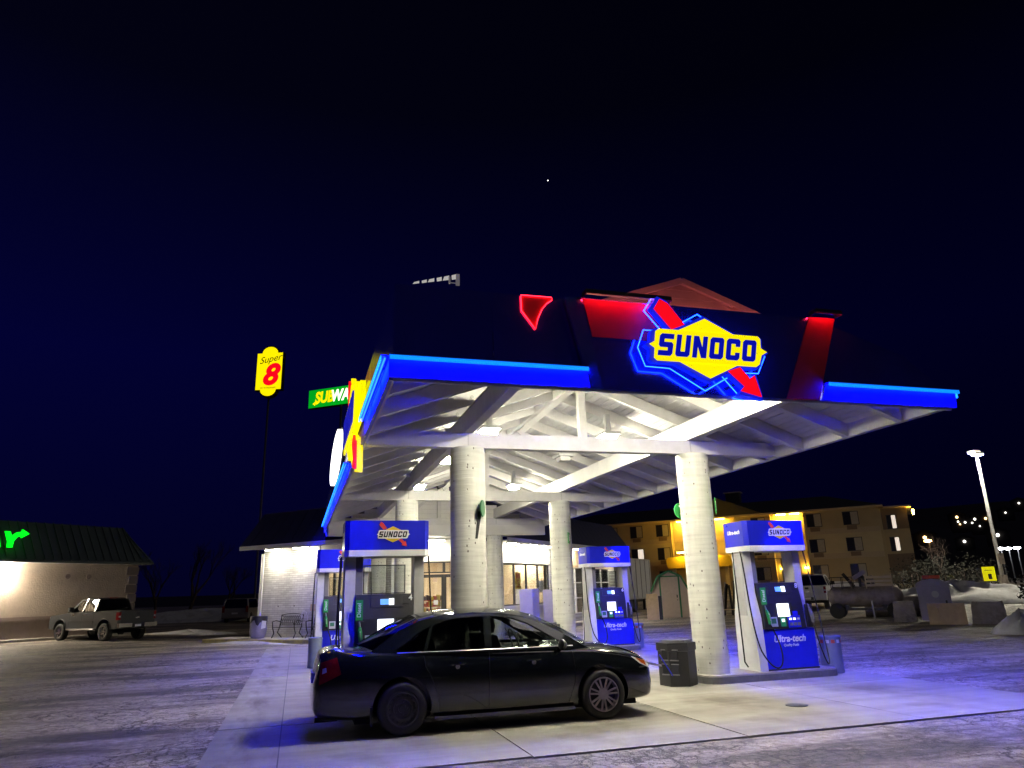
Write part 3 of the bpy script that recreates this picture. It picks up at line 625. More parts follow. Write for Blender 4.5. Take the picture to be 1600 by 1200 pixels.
def side_signs():
    # the same sign on the left eave, seen edge on, and a white lens sign further back
    t = thing("illuminated_sign", "yellow lit sign seen edge on above the left canopy eave", "sign", (.6, 11.5, 4.7), world=True)
    T = face_m((.85, 13.2, 4.76), (0, -1, 0)); s = .88
    tail, head, dia, bar = brand_logo(t, T, s, ("lit_yellow", "lit_red", "lit_yellow_soft", "lit_blue"), d=.022, outline="lit_yellow")
    b = MB(); b.box(.90, .955, 12.6, 13.8, 4.45, 4.52); b.build("bracket", "dark_steel", t)
    t = thing("illuminated_sign", "white lens-shaped lit sign seen edge on beyond the yellow one", "sign", (.6, 18.5, 4.9), world=True)
    n = 20; pts = [(.80, 20.0 + 2.7*cos(2*pi*i/n), 5.30 + .62*sin(2*pi*i/n)) for i in range(n)]
    b = MB(); b.prism(pts, (.08, 0, 0)); b.build("lit_face", "lit_white", t)
    pts = [(.885, 20.0 + 2.8*cos(2*pi*i/n), 5.30 + .66*sin(2*pi*i/n)) for i in range(n)]
    b = MB(); b.prism(pts, (.055, 0, 0)); b.build("housing", "grey_plastic", t)
    b = MB(); b.box(.942, .958, 19.3, 20.7, 4.9, 4.96); b.build("bracket", "dark_steel", t)
side_signs()

# =================================================================== pumps, islands and what stands on them
def islands():
    spots = [((6.87, 9.62, 12.15), "long low pump island under the numbered right front column"), ((.40, 3.15, 12.15), "pump island behind the dark sedan"),
             ((6.8, 9.25, 19.45), "rear right pump island under the column numbered six"), ((.72, 3.1, 19.45), "rear left pump island near the shop benches")]
    for (u0, u1, v), lab in spots:
        t = thing("pump_island", lab, "pump island", ((u0+u1)/2, v, 0), group="pump islands under the canopy", world=True)
        def outl(g):
            w = .52 - g; r = .25; pts = []
            for cx, cyy, a0 in ((u1-g-r, v+w-r, 0), (u0+g+r, v+w-r, 90), (u0+g+r, v-w+r, 180), (u1-g-r, v-w+r, 270)):
                for k in range(6): a = RAD(a0 + 18*k); pts.append((cx + r*cos(a), cyy + r*sin(a)))
            return pts
        b = MB(); b.prism([(x, y, 0.0) for x, y in outl(0)], (0, 0, .128)); b.build("kerb", "kerb_paint", t)
        b = MB(); b.prism([(x, y, .1285) for x, y in outl(.012)], (0, 0, .022)); b.build("top_slab", "pavement", t)
islands()
def make_pump(number):
    t = thing("fuel_pump", "x", "fuel pump", group="fuel pumps on the islands")
    b = MB(); b.box(-.47, .62, -.31, .31, .0, .70); base = b.build("base_cabinet", "pump_blue", t)
    text("lettering", "Ultra-tech", .165, "white_ink", base, face_m((.06, -.3105, .53)), .002, .25, .004)
    text("lettering", "Quality Fuels", .062, "white_ink", base, face_m((.08, -.3105, .42)), .002, .2, .001)
    b = MB(); b.box(-.48, .63, -.315, .315, .0, .03); b.build("plinth", "dark_steel", t)
    # left tower: flared white shell below, grey column above
    b = MB(); b.prism([(-.64, -.33, .0), (-.64, .33, .0), (-.64, .30, .9), (-.64, .20, 1.35), (-.64, .18, 2.1), (-.64, -.18, 2.1), (-.64, -.20, 1.35), (-.64, -.30, .9)], (.165, 0, 0)); tw = b.build("side_tower", "pump_white", t)
    b = MB(); b.box(-.655, -.641, -.13, .13, .95, 2.05); b.build("inset", "light_grey", tw)
    b = MB(); b.box(.46, .62, -.16, .16, .705, 2.1); b.build("upright", "light_grey", t)
    b = MB(); b.box(-.474, -.36, -.15, .15, .75, 2.1); b.build("upright", "grey_plastic", t)
    # head with sloped face
    b = MB(); b.prism([(-.46, -.33, .705), (-.46, -.30, 1.16), (-.46, -.22, 1.52), (-.46, .22, 1.52), (-.46, .30, 1.16), (-.46, .33, .705)], (.90, 0, 0)); hd = b.build("head", "black_plastic", t)
    def onf(x, z, w, h, name, m, dep=.012, par=hd):
        # on sloped faces
        if z > 1.16: y = -.30 + (z-1.16)/.36*.08; tilt = math.atan2(.08, .36)
        else: y = -.33 + (z-.705)/.455*.03; tilt = math.atan2(.03, .455)
        T = Matrix.Translation((x, y, z)) @ Matrix.Rotation(-tilt, 4, 'X')
        bb = MB(); bb.box(-w/2, w/2, -dep, .0, -h/2, h/2); return bb.build(name, m, par, T)
    onf(.02, 1.40, .50, .17, "display_bezel", "dark_frame", .016)
    onf(-.02, 1.40, .13, .085, "price_display", "screen_blue", .020); onf(.09, 1.40, .08, .10, "price_display", "screen_white", .020)
    onf(.0, 1.03, .25, .23, "screen", "screen_white", .016)
    onf(.24, 1.09, .11, .12, "card_reader", "dark_frame", .03); onf(.24, .96, .10, .09, "card_slot", "pump_blue", .02)
    onf(-.24, .83, .15, .17, "sticker_panel", "light_grey", .014); onf(-.245, .845, .10, .09, "price_display", "green_trim", .017); onf(-.04, .83, .10, .17, "grade_panel", "green_sign", .014); onf(-.04, .85, .06, .05, "price_display", "screen_white", .018)
    for i in range(3):
        onf(.12 + i*.085, .87, .05, .035, "price_display", "screen_white" if i < 2 else "lens_off", .016)
        onf(.12 + i*.085, .78, .062, .055, "grade_button", "grey_plastic", .022)
    onf(.20, .825, .27, .21, "grade_panel", "pump_blue", .010)
    onf(.31, 1.42, .10, .12, "notice", "ink", .014)
    # advert frame
    b = MB()
    for (x0, x1, z0, z1) in ((-.34, -.325, 1.525, 1.98), (.325, .34, 1.525, 1.98), (-.325, .325, 1.965, 1.98), (-.325, .325, 1.525, 1.54)): b.box(x0, x1, -.012, .012, z0, z1)
    b.build("advert_frame", "dark_frame", t)
    b = MB(); b.box(-.325, .325, -.003, .003, 1.54, 1.965); b.build("frame_pane", "shop_glass", t)
    # header
    b = MB(); b.prism([(-.60, -.38, 2.20), (.60, -.38, 2.20), (.67, -.31, 2.20), (.67, .31, 2.20), (.60, .38, 2.20), (-.60, .38, 2.20), (-.67, .31, 2.20), (-.67, -.31, 2.20)], (0, 0, .46)); h = b.build("header", "pump_blue", t)
    b = MB(); b.prism([(-.605, -.385, 2.1), (.605, -.385, 2.1), (.675, -.315, 2.1), (.675, .315, 2.1), (.605, .385, 2.1), (-.605, .385, 2.1), (-.675, .315, 2.1), (-.675, -.315, 2.1)], (0, 0, .0985)); b.build("header_band", "white_paint", h)
    brand_logo(h, face_m((.08, -.38, 2.44)), .155, ("sign_yellow", "sign_red", "white_ink", "ink"), d=.0016)
    text("lettering", "Ultra-tech", .10, "white_ink", h, face_m((-.671, 0, 2.46), (0, -1, 0)), .0015, .25, .004)
    # nozzles, boots and hoses
    def hose(pts, r, m): b = MB(); b.tube(pts, r, 8); return b.build("hose", m, t)
    def bez(p0, p1, p2, p3, n=22):
        p0, p1, p2, p3 = map(Vector, (p0, p1, p2, p3)); return [p0*(1-i/n)**3 + p1*3*(i/n)*(1-i/n)**2 + p2*3*(i/n)**2*(1-i/n) + p3*(i/n)**3 for i in range(n+1)]
    for x, hm in ((-.40, "green_sign"), (.53, "grey_plastic")):
        b = MB(); b.box(x-.065, x+.065, -.36, -.318, .72, 1.12); b.build("nozzle_boot", "dark_frame", t)
        b = MB(); b.tube([(x, -.37, 1.04), (x, -.40, .98), (x+.01, -.41, .88), (x+.02, -.40, .80)], [.022, .034, .03, .024], 8); nz = b.build("nozzle", hm, t)
        b = MB(); b.tube([(x-.0, -.40, 1.0), (x+.0, -.455, .96), (x+.01, -.45, .86)], .009, 6); b.build("trigger", "steel", nz)
        b = MB(); b.tube([(x, -.37, 1.04), (x-.01, -.35, 1.12)], .016, 6); b.build("spout", "steel", nz)
        if x < 0: hose(bez((x+.02, -.40, .80), (x+.35, -.48, .15), (x-.05, -.62, -.22), (-.62, -.40, .35)) + bez((-.62, -.40, .35), (-.76, -.36, .8), (-.72, -.34, 1.6), (-.70, -.2, 2.1)), .014, "light_grey" if False else "rubber")
        else: hose(bez((x+.02, -.40, .80), (x+.06, -.5, .1), (x+.22, -.55, -.25), (x+.20, -.42, .5)) + bez((x+.20, -.42, .5), (x+.18, -.38, 1.0), (x+.17, -.3, 1.6), (x+.16, -.2, 2.1)), .013, "rubber")
    b = MB(); b.tube([(-.70, .05, 2.1), (-.72, .02, 1.5), (-.73, -.0, .6), (-.76, -.05, .15), (-.70, -.05, .06)], .014, 6); b.build("hose", "rubber", t)
    b = MB(); b.box(-.47, -.36, -.36, -.345, 1.14, 1.44); lb = b.build("diesel_label", "green_sign", t)
    text("lettering", "Diesel", .085, "white_ink", lb, face_m((-.415, -.361, 1.29)) @ Matrix.Rotation(RAD(90), 4, 'Z'), .0015, 0, .001)
    text("number", number, .12, "white_ink", t, face_m((.395, -.245, 1.455)), .002, 0, .003)
    return t
PU = [((8.66, 12.15), "8", "right front fuel pump beside the hexagonal bin and column eight"), ((1.36, 12.1), "4", "left front fuel pump partly hidden behind the dark sedan"),
      ((8.45, 19.45), "6", "rear right fuel pump beside the column numbered six"), ((1.13, 19.45), "2", "rear left fuel pump near the benches, cut off by another pump")]
for (u, v), n, lab in PU:
    p = make_pump(n); p.location = (u, v, .15); p["label"] = lab
def bollard(u, v, lab, r=.2, tape=True, h=.66):
    t = thing("bollard", lab, "bollard", (u, v, APZ), group="grey bollards at the island ends")
    b = MB(); b.lathe([(r, 0), (r, h-.05)], 28); b.build("drum", "bollard_grey", t, smooth=40)
    b = MB(); b.lathe([(r+.008, h-.05), (r+.008, h-.012), (r-.02, h), (.001, h)], 28); b.build("cap", "bollard_grey", t, smooth=30)
    if tape:
        for k in range(12):
            a0 = 2*pi*k/12; a1 = a0 + pi/12*1.3; b = MB()
            b.grid([[((r+.003)*cos(a0 + (a1-a0)*i/3), (r+.003)*sin(a0 + (a1-a0)*i/3), z) for i in range(4)] for z in (h-.13, h-.07)]); b.build("tape_piece", "white_ink" if k % 2 else "goods_red", t)
    return t
bollard(9.78, 12.1, "grey taped bollard at the end of the right front island"); bollard(9.44, 19.75, "grey taped bollard at the end of the rear right island")
bollard(.50, 19.0, "plain grey bollard left of the sedan trunk", .165, False, .70)
def hex_bin(u, v, lab, rz, h, w, grp):
    t = thing("waste_bin", lab, "waste bin", (u, v, APZ), rz, grp)
    def hexp(r, z): return [(r*1.0*cos(RAD(60*i+30)), r*.95*sin(RAD(60*i+30)), z) for i in range(6)]
    b = MB(); b.prism(hexp(w, 0), (0, 0, h-.16)); b.build("body", "black_plastic", t)
    b = MB(); b.prism(hexp(w*1.06, h-.155), (0, 0, .13)); b.build("lid", "black_plastic", t)
    b = MB(); b.prism(hexp(w*.8, h-.02), (0, 0, .04)); b.build("lid_top", "grey_plastic", t)
    a = RAD(210); n = Vector((cos(a), sin(a), 0)); s = Vector((-n.y, n.x, 0)); f = w*.866
    for z0 in (.20, .43):
        c = n*(f+.004); T = Matrix(((s.x, 0, n.x, c.x), (s.y, 0, n.y, c.y), (0, 1, 0, z0), (0, 0, 0, 1)))
        b = MB(); b.box(-.14, .14, 0, .15, -.002, .012); b.build("opening", "ink", t, T)
        b = MB(); b.box(-.155, .155, -.02, .0, 0, .03); b.build("opening_rim", "grey_plastic", t, T)
        b = MB(); b.box(-.155, .155, .15, .165, 0, .02); b.build("opening_rim", "grey_plastic", t, T)
    b = MB(); p = n*(f+.06); b.tube([p + s*.05 + Vector((0, 0, .18)), p + n*.1 - s*.12 + Vector((0, 0, .52))], .011, 6); b.build("squeegee_handle", "pump_blue", t)
hex_bin(6.45, 11.95, "black hexagonal waste bin with squeegee beside the right front column", RAD(8), .72, .33, "black waste bins by the columns")
hex_bin(6.55, 19.2, "black waste bin seen past the sedan windscreen by the rear right column", RAD(8), .78, .33, "black waste bins by the columns")
# =================================================================== the shop
SW = .14
def shop():
    t = thing("shop_building", "white painted brick corner shop with dark blue mansard roof", "shop", (5, 32, 0), world=True)
    q = sqrt(.5)
    TL = rotz(RAD(-45), (-1.43, 33.06, 0))   # local x runs along the left wall towards the door, -y is outside
    TR = rotz(RAD(45), (6.67, 28.2, 0))
    TE = Matrix.Translation((3.43, 28.2, 0))
    LW, RW, EW = 6.87, 15.4, 3.24
    def bx(T, x0, x1, y0, y1, z0, z1, name, m, par=t): b = MB(); b.box(x0, x1, y0, y1, z0, z1); return b.build(name, m, par, T)
    # left wall
    bx(TL, 0, 3.12, 0, .2, 0, 3.68, "wall", "white_brick"); bx(TL, 3.12, 6.87, .004, .2, 0, 1.05, "wall", "white_brick"); bx(TL, 3.12, 6.87, .004, .2, 3.0, 3.68, "wall", "siding")
    bx(TL, 6.3, 6.87, .004, .2, 1.05, 3.0, "wall", "white_brick")
    bx(TL, -.10, .06, -.05, .25, 0, 3.5, "corner_trim", "white_paint"); bx(TL, 3.06, 3.2, -.035, .18, .98, 3.68, "window_trim", "white_paint"); bx(TL, 3.06, 6.4, -.035, .002, .96, 1.05, "window_sill", "white_paint")
    bx(TL, -.085, -.0, .25, 6, 0, 3.68, "end_wall", "white_brick")
    for x0 in (1.0, 1.9): bx(TL, x0, x0+.05, -.012, .0, 1.32, 1.37, "wall_fixing", "dark_frame")
    bx(TL, 2.55, 2.85, -.03, -.001, 1.0, 1.22, "meter_box", "light_grey")
    def window(T, x0, x1, z0, z1, n, par=t, frame="dark_frame", rows=0, gm="shop_glass"):
        w = (x1-x0)/n
        for i in range(n):
            a = x0 + i*w; f = MB(); f.box(a, a+.05, .04, .11, z0, z1); f.box(a+w-.05, a+w, .04, .11, z0, z1); f.box(a+.05, a+w-.05, .04, .11, z0, z0+.05); f.box(a+.05, a+w-.05, .04, .11, z1-.05, z1)
            for r in range(1, rows+1): zz = z0 + (z1-z0)*r/(rows+1); f.box(a+.05, a+w-.05, .045, .105, zz-.025, zz+.025)
            fo = f.build("window", frame, par, T); g = MB(); g.box(a+.05, a+w-.05, .07, .078, z0+.05, z1-.05); g.build("pane", gm, fo, T)
    window(TL, 3.2, 6.3, 1.05, 3.0, 4)
    # entrance wall
    bx(TE, 0, EW, .0, .15, 2.86, 3.72, "fascia_wall", "siding")
    for k in range(5): bx(TE, .0, EW, -.022, -.001, 2.90 + k*.165, 3.055 + k*.165, "siding_board", "siding")
    bx(TE, 0, .12, 0, .16, .0, 2.86, "pier", "white_paint"); bx(TE, EW-.12, EW, 0, .16, .0, 2.86, "pier", "white_paint")
    window(TE, .12, 1.02, .45, 2.86, 1, rows=1); bx(TE, .12, 1.02, .0, .14, .0, .45, "stall_riser", "white_paint")
    # doors
    for a in (1.05, 2.05):
        f = MB(); f.box(a, a+.09, .03, .10, SW, 2.38); f.box(a+.90, a+.99, .03, .10, SW, 2.38); f.box(a+.09, a+.90, .03, .10, 2.26, 2.38); f.box(a+.09, a+.90, .03, .10, SW, .36); d = f.build("door", "dark_frame", t, TE)
        g = MB(); g.box(a+.09, a+.90, .06, .068, .36, 2.26); g.build("pane", "shop_glass", d, TE)
        h = MB(); h.tube([(a+.84, .0, 1.0), (a+.84, -.03, 1.05), (a+.84, -.03, 1.35), (a+.84, 0, 1.4)], .012, 6); h.build("handle", "steel", d, TE)
        n = MB(); n.box(a+.6, a+.76, .05, .058, 1.25, 1.42); n.build("notice", "white_ink", d, TE)
    window(TE, 1.05, 3.05, 2.42, 2.86, 2)
    bx(TE, 3.05, EW-.121, .0, .14, .0, 2.86, "pier", "white_paint")
    # right wall
    bx(TR, 0, 2.2, 0, .2, 0, 3.68, "wall", "siding"); bx(TR, 2.2, 6.85, .004, .2, 0, 1.08, "wall", "white_paint"); bx(TR, 2.2, 6.85, .004, .2, 2.82, 3.68, "wall", "siding")
    for k in range(5): bx(TR, 2.2, 6.85, -.02, .003, 2.84 + k*.165, 2.995 + k*.165, "siding_board", "siding")
    bx(TR, 2.15, 6.9, -.04, .003, 1.0, 1.08, "window_sill", "white_paint"); window(TR, 2.25, 6.8, 1.08, 2.82, 4)
    bx(TR, 6.85, 8.6, 0, .2, 0, 3.68, "wall", "white_brick"); bx(TR, 8.6, RW, 0.004, .2, 0, .5, "wall", "white_brick"); bx(TR, 8.6, RW, .004, .2, 2.75, 3.68, "wall", "wood_board")
    window(TR, 8.7, 14.6, .5, 2.75, 5, frame="white_paint", rows=2); bx(TR, 14.6, RW, .004, .2, .5, 2.75, "wall", "white_brick")
    bx(TR, RW-.2, RW, .2, 8, 0, 3.68, "end_wall", "white_brick")
    # yellow poster and boards in the windows
    p = bx(TR, 3.62, 4.1, .12, .13, 1.75, 2.45, "poster", "goods_yellow"); bx(TR, 3.68, 4.04, .115, .119, 2.2, 2.4, "poster_print", "goods_red", p); 
    text("poster_print", "5", .42, "goods_red", p, TR @ face_m((3.86, .118, 1.97)), .001, 0, .01)
    bx(TR, 5.9, 6.4, .12, .13, 1.6, 2.1, "notice", "white_ink"); bx(TR, 4.7, 5.5, .3, .7, .9, 1.75, "counter_back", "light_grey")
    # eaves, soffit, mansard
    def roof_run(T, x0, x1, ov, top_in, z0, z1, xa=0, xb=0):
        b = MB(); b.prism([(x0-xa, -ov, z0), (x1+xb, -ov, z0), (x1, .3, z0), (x0, .3, z0)], (0, 0, .03)); b.build("soffit", "white_paint", t, T)
        b = MB(); b.box(x0-xa, x1+xb, -ov-.03, -ov+.0, z0-.05, z0+.12); b.build("eave_trim", "white_paint", t, T)
        n = int((x1-x0)/.5); tot = (x1+xb)-(x0-xa)
        for i in range(n):
            a = i/n; c = (i+1)/n; g = .012
            A = x0-xa + tot*a + g; B = x0-xa + tot*c - g; A2 = x0 + (x1-x0)*a + g; B2 = x0 + (x1-x0)*c - g
            b = MB(); b.prism([(A, -ov-.02, z0+.125), (B, -ov-.02, z0+.125), (B2, top_in, z1), (A2, top_in, z1)], (0, .05, .02)); b.build("roof_panel", "navy_roof", t, T)
        b = MB(); b.prism([(x0-xa, -ov, z0+.10), (x1+xb, -ov, z0+.10), (x1, top_in, z1-.03), (x0, top_in, z1-.03)], (0, .05, .0)); b.build("roof_underlay", "navy_roof", t, T)
        b = MB(); b.box(x0, x1, top_in, top_in+8, z1-.05, z1-.02); b.build("roof_deck", "navy_roof", t, T)
    roof_run(TL, -.2, 5.0, .75, .05, 3.69, 5.2, .45, 0.2); roof_run(TR, 1.6, RW+.2, .75, .05, 3.69, 5.2, 0.2, .6)
    b = MB()
    for x, z in ((-.58, .25), (-.3, .1), (.6, .07), (.9, .12)): b.cyl((x, -.775, 3.65), (x, -.775, 3.65-z), .02, .003, 6)
    b.build("icicles", "lamp_glass", t, TL)
    # hip that closes the far end of the left mansard
    b = MB(); b.prism([(-.65, -.75, 3.81), (-.2, .05, 5.2), (-.2, 6, 5.2), (-.65, 6, 3.81)], (.03, 0, 0)); b.build("roof_panel", "navy_roof", t, TL)
    # soffit lights
    for T, xs in ((TL, (.9, 2.5)), (TR, (2.6, 4.4, 6.2, 9.4, 12.0, 14.5))):
        for x in xs:
            b = MB(); b.box(x-.36, x+.36, -.5, -.26, 3.62, 3.688); f = b.build("soffit_light", "light_grey", t, T)
            b = MB(); b.box(x-.33, x+.33, -.48, -.28, 3.595, 3.6185); b.build("lens", "soffit_lens", f, T)
    b = MB(); b.box(4.6, 5.4, 27.5, 27.75, 3.62, 3.66); f = b.build("soffit_light", "light_grey", t)
    b = MB(); b.box(4.63, 5.37, 27.52, 27.73, 3.595, 3.6185); b.build("lens", "soffit_lens", f)
    b = MB(); b.prism([(3.43, 28.2, 3.73), (6.67, 28.2, 3.73), (8.0, 26.9, 3.73), (2.1, 26.9, 3.73)], (0, 0, .03)); b.build("soffit", "white_paint", t)
    # interior
    b = MB(); b.prism([(-1.2, 33.1, .1), (3.45, 28.45, .1), (6.65, 28.45, .1), (17.4, 39.2, .1), (12, 44, .1), (-1, 40, .1)], (0, 0, .04)); b.build("floor", "inner_floor", t)
    b = MB(); b.prism([(-1.2, 33.1, 3.2), (3.45, 28.45, 3.2), (6.65, 28.45, 3.2), (17.4, 39.2, 3.2), (12, 44, 3.2), (-1, 40, 3.2)], (0, 0, .04)); b.build("ceiling", "white_paint", t)
    b = MB(); b.box(.8, 12, 35.4, 35.5, .14, 3.2); b.build("back_wall", "inner_wall", t)
    b = MB(); b.box(4.6, 5.6, 35.36, 35.398, .14, 2.2); b.build("inner_door", "wood_board", t)
    for u, v in ((2.6, 30.8), (5, 30), (5.2, 32.8), (8.3, 32.2), (1.2, 33.4), (11.2, 35)):
        b = MB(); b.box(u-.6, u+.6, v-.3, v+.3, 3.16, 3.19); b.build("ceiling_light", "inner_lens", t)
    return t
shop()
def shelf_rack(u, v, rz, lab, goods, w=1.0, n=5, seed=1, hh=1.5):
    rnd = random.Random(seed); t = thing("shelf_rack", lab, "shelf rack", (u, v, .14), rz, "racks of goods inside the shop")
    for x in (-w/2, w/2-.03):
        b = MB(); b.box(x, x+.03, -.2, .2, 0, hh); b.build("upright", "goods_red", t)
    for i in range(n):
        z = .12 + i*(hh-.15)/n; b = MB(); b.box(-w/2+.03, w/2-.03, -.2, .2, z, z+.03); b.build("shelf", "goods_red", t)
        x = -w/2+.06
        while x < w/2-.12:
            ww = rnd.uniform(.07, .14); h = rnd.uniform(.10, .2); b = MB(); b.box(x, x+ww, -.17, .12, z+.031, z+.031+h); b.build("pack", rnd.choice(goods), t); x += ww + .015
shelf_rack(5.15, 29.3, 0, "red rack of snack packs just inside the shop door", ["goods_red", "goods_yellow", "goods_dark"], 1.0, 6, 3)
shelf_rack(3.35, 30.4, 0, "shelf of mixed goods seen left of the shop door", ["goods_white", "goods_yellow", "goods_red"], 1.4, 5, 5, 1.7)
shelf_rack(1.6, 31.6, RAD(-45), "shelf of goods behind the left shop window", ["goods_white", "goods_dark", "goods_red"], 1.8, 4, 9, 1.6)
# pavement along the shop front
def shop_pavement():
    root = thing("shop_pavement", None, None, (5, 29, 0), world=True); struct(root)
    q = 1.40 * sqrt(2)
    # left run, concrete bays between kerb and wall
    A = Vector((-3.62, 35.25 - 1.98, 0)); d = Vector((1, -1, 0)).normalized(); n = Vector((1, 1, 0)).normalized()
    for i in range(5):
        p = A + d*(i*1.5+.005); qv = A + d*(i*1.5+1.49); b = MB(); b.prism([p + n*.16, qv + n*.16, qv + n*1.55, p + n*1.55], (0, 0, SW)); b.build("paving_bay", "pavement", root)
        b = MB(); b.prism([p, qv, qv + n*.15, p + n*.15], (0, 0, SW-.01)); b.build("kerb_stone", "kerb_yellow", root)
    b = MB(); b.prism([(1.72, 27.92, 0), (3.2, 27.05, 0), (6.9, 27.05, 0), (8.2, 28.35, 0), (6.67, 28.2, 0), (3.43, 28.2, 0), (2.7, 28.93, 0)], (0, 0, SW)); b.build("paving_bay", "pavement", root)
    for i in range(7):
        a = Vector((8.1, 28.2, 0)); d2 = Vector((1, 1, 0)).normalized(); n2 = Vector((-1, 1, 0)).normalized(); p = a + d2*(i*1.8); qv = a + d2*(i*1.8+1.79)
        b = MB(); b.prism([p + n2*.16, qv + n2*.16, qv + n2*1.06, p + n2*1.06], (0, 0, SW)); b.build("paving_bay", "pavement", root)
        b = MB(); b.prism([p, qv, qv + n2*.15, p + n2*.15], (0, 0, SW-.01)); b.build("kerb_stone", "pavement", root)
shop_pavement()
# furniture in front of the shop
def bench(u, v, rz, lab):
    t = thing("garden_bench", lab, "bench", (u, v, SW), rz, "iron benches against the shop wall")
    w = .62
    for x in (-w+.03, w-.03):
        b = MB(); b.tube([(x, -.25, 0), (x, -.14, .18), (x, -.22, .38), (x, -.25, .62), (x, -.05, .66), (x, .16, .62)], .022, 6); b.build("leg", "iron", t)
        b = MB(); b.tube([(x, .28, 0), (x, .05, .2), (x, .16, .42), (x, .26, .88)], .022, 6); b.build("leg", "iron", t)
    for k in range(5):
        y = -.2 + k*.085; b = MB(); b.box(-w, w, y, y+.06, .40, .42); b.build("seat_slat", "iron", t)
    b = MB(); n = 10
    for i in range(n+1):
        x = -w + .06 + (2*w-.12)*i/n
        for s in (-1, 1):
            x2 = x + s*.16
            if -w <= x2 <= w: b.tube([(x, .17, .50), (x2, .24, .84)], .013, 5)
    b.build("back_lattice", "iron", t)
    b = MB(); b.tube([(-w, .165, .48), (w, .165, .48)], .016, 6); b.tube([(-w, .245, .84)] + [(-w + 2*w*i/10, .25, .85 + .07*sin(pi*i/10)) for i in range(1, 10)] + [(w, .245, .84)], .016, 6); b.build("back_rail", "iron", t)
bench(-.28, 31.22, RAD(-45), "black iron bench beside the round waste bin"); bench(1.0, 30.0, RAD(-45), "black iron bench half hidden behind the rear left pump")
def round_bin():
    t = thing("waste_bin", "pale round waste bin with black bag over its rim by the shop corner", "waste bin", (-1.42, 31.95, SW))
    b = MB(); b.lathe([(.24, 0), (.29, .06), (.33, .3), (.33, .6), (.31, .74)], 28); b.build("body", "cabinet_violet", t, smooth=40)
    b = MB(); n = 28; rows = []
    for z, r in ((.84, .30), (.85, .335), (.74, .345), (None, .345)):
        rows.append([(r*cos(2*pi*k/n), r*sin(2*pi*k/n), z if z is not None else .60 + .09*sin(5*2*pi*k/n) + .05*sin(9*2*pi*k/n+1)) for k in range(n+1)])
    b.grid(rows); b.build("bag", "black_plastic", t, smooth=50)
    b = MB(); b.lathe([(.001, .80), (.29, .80), (.30, .84)], 24); b.build("lining", "black_plastic", t)
    b = MB(); b.prism([(.12, -.322, .36), (.28, -.245, .40), (.30, -.22, .66), (.14, -.315, .68)], (.01, -.02, 0)); b.build("label_sheet", "white_ink", t)
round_bin()
def wire_rack():
    t = thing("wire_rack", "cream wire display rack standing between the two benches", "display rack", (.46, 30.72, SW), RAD(-45))
    for x0 in (-.34, .02):
        b = MB(); b.tube([(x0, 0, 0), (x0, 0, .82), (x0+.05, 0, .95), (x0+.16, 0, 1.0), (x0+.27, 0, .95), (x0+.32, 0, .82), (x0+.32, 0, 0)], .013, 6); b.build("hoop", "freezer_white", t)
        for z in (.12, .34, .56, .78): b = MB(); b.tube([(x0, 0, z), (x0+.32, 0, z)], .009, 5); b.tube([(x0, .28, z), (x0+.32, .28, z)], .009, 5); b.tube([(x0, 0, z), (x0, .28, z)], .009, 5); b.tube([(x0+.32, 0, z), (x0+.32, .28, z)], .009, 5); b.build("shelf_wire", "freezer_white", t)
        b = MB()
        for k in range(1, 4): b.tube([(x0+.08*k, 0, .05), (x0+.08*k, 0, .95)], .006, 5)
        b.build("upright_wires", "freezer_white", t)
    b = MB(); b.box(.08, .30, .05, .22, 1.0, 1.26); b.build("sign_box", "wood_board", t)
wire_rack()
def salt_chest():
    t = thing("ice_chest", "low white chest with sloped lid under the shop window", "chest", (8.35, 28.6, SW), RAD(45))
    b = MB(); b.box(-.55, .55, -.35, .35, 0, .62); b.build("body", "freezer_white", t)
    b = MB(); b.prism([(-.6, -.42, .625), (-.6, .38, .70), (-.6, .38, .74), (-.6, -.42, .665)], (1.2, 0, 0)); b.build("lid", "freezer_white", t)
    b = MB(); b.box(-.05, .05, -.37, -.351, .34, .5); b.build("latch", "dark_steel", t)
    t = thing("ice_merchandiser", "tall violet ice cabinet with dark sloped front beyond the rear right column", "ice cabinet", (11.45, 31.95, SW), RAD(45))
    b = MB(); b.prism([(-.7, -.42, 0), (-.7, .38, 0), (-.7, .38, 1.55), (-.7, -.0, 1.55), (-.7, -.42, .95)], (1.4, 0, 0)); b.build("body", "cabinet_violet", t)
    b = MB(); b.prism([(-.6, -.425, .97), (-.6, -.02, 1.535), (-.6, -.035, 1.55), (-.6, -.44, .985)], (1.2, 0, 0)); b.build("sloped_door", "dark_frame", t)
    b = MB(); b.tube([(.0, -.30, 1.17), (.0, -.33, 1.20), (.0, -.22, 1.34), (0, -.19, 1.32)], .01, 6); b.build("handle", "steel", t)
    t = thing("panel_cabinet", "pale upright cabinet left of the rear right column", "cabinet", (9.45, 29.9, SW), RAD(45))
    b = MB(); b.box(-.3, .3, -.3, .3, 0, 1.6); b.build("body", "freezer_white", t); b = MB(); b.box(-.27, .27, -.32, -.301, .05, 1.55); b.build("door", "freezer_white", t)
    t = thing("folding_chair", "green camouflage chair leaning by the low white chest", "chair", (7.55, 27.9, SW), RAD(30))
    b = MB(); b.box(-.25, .25, -.22, .22, .42, .46); b.build("seat", "camo_green", t); b = MB(); b.prism([(-.25, .20, .5), (.25, .20, .5), (.27, .32, .95), (-.27, .32, .95)], (0, .03, 0)); b.build("backrest", "camo_green", t)
    for x in (-.24, .24):
        b = MB(); b.tube([(x, -.24, 0), (x, .2, .5), (x, .33, .97)], .013, 6); b.build("leg", "iron", t); b = MB(); b.tube([(x, .26, 0), (x, -.22, .44)], .013, 6); b.build("leg", "iron", t)
salt_chest()
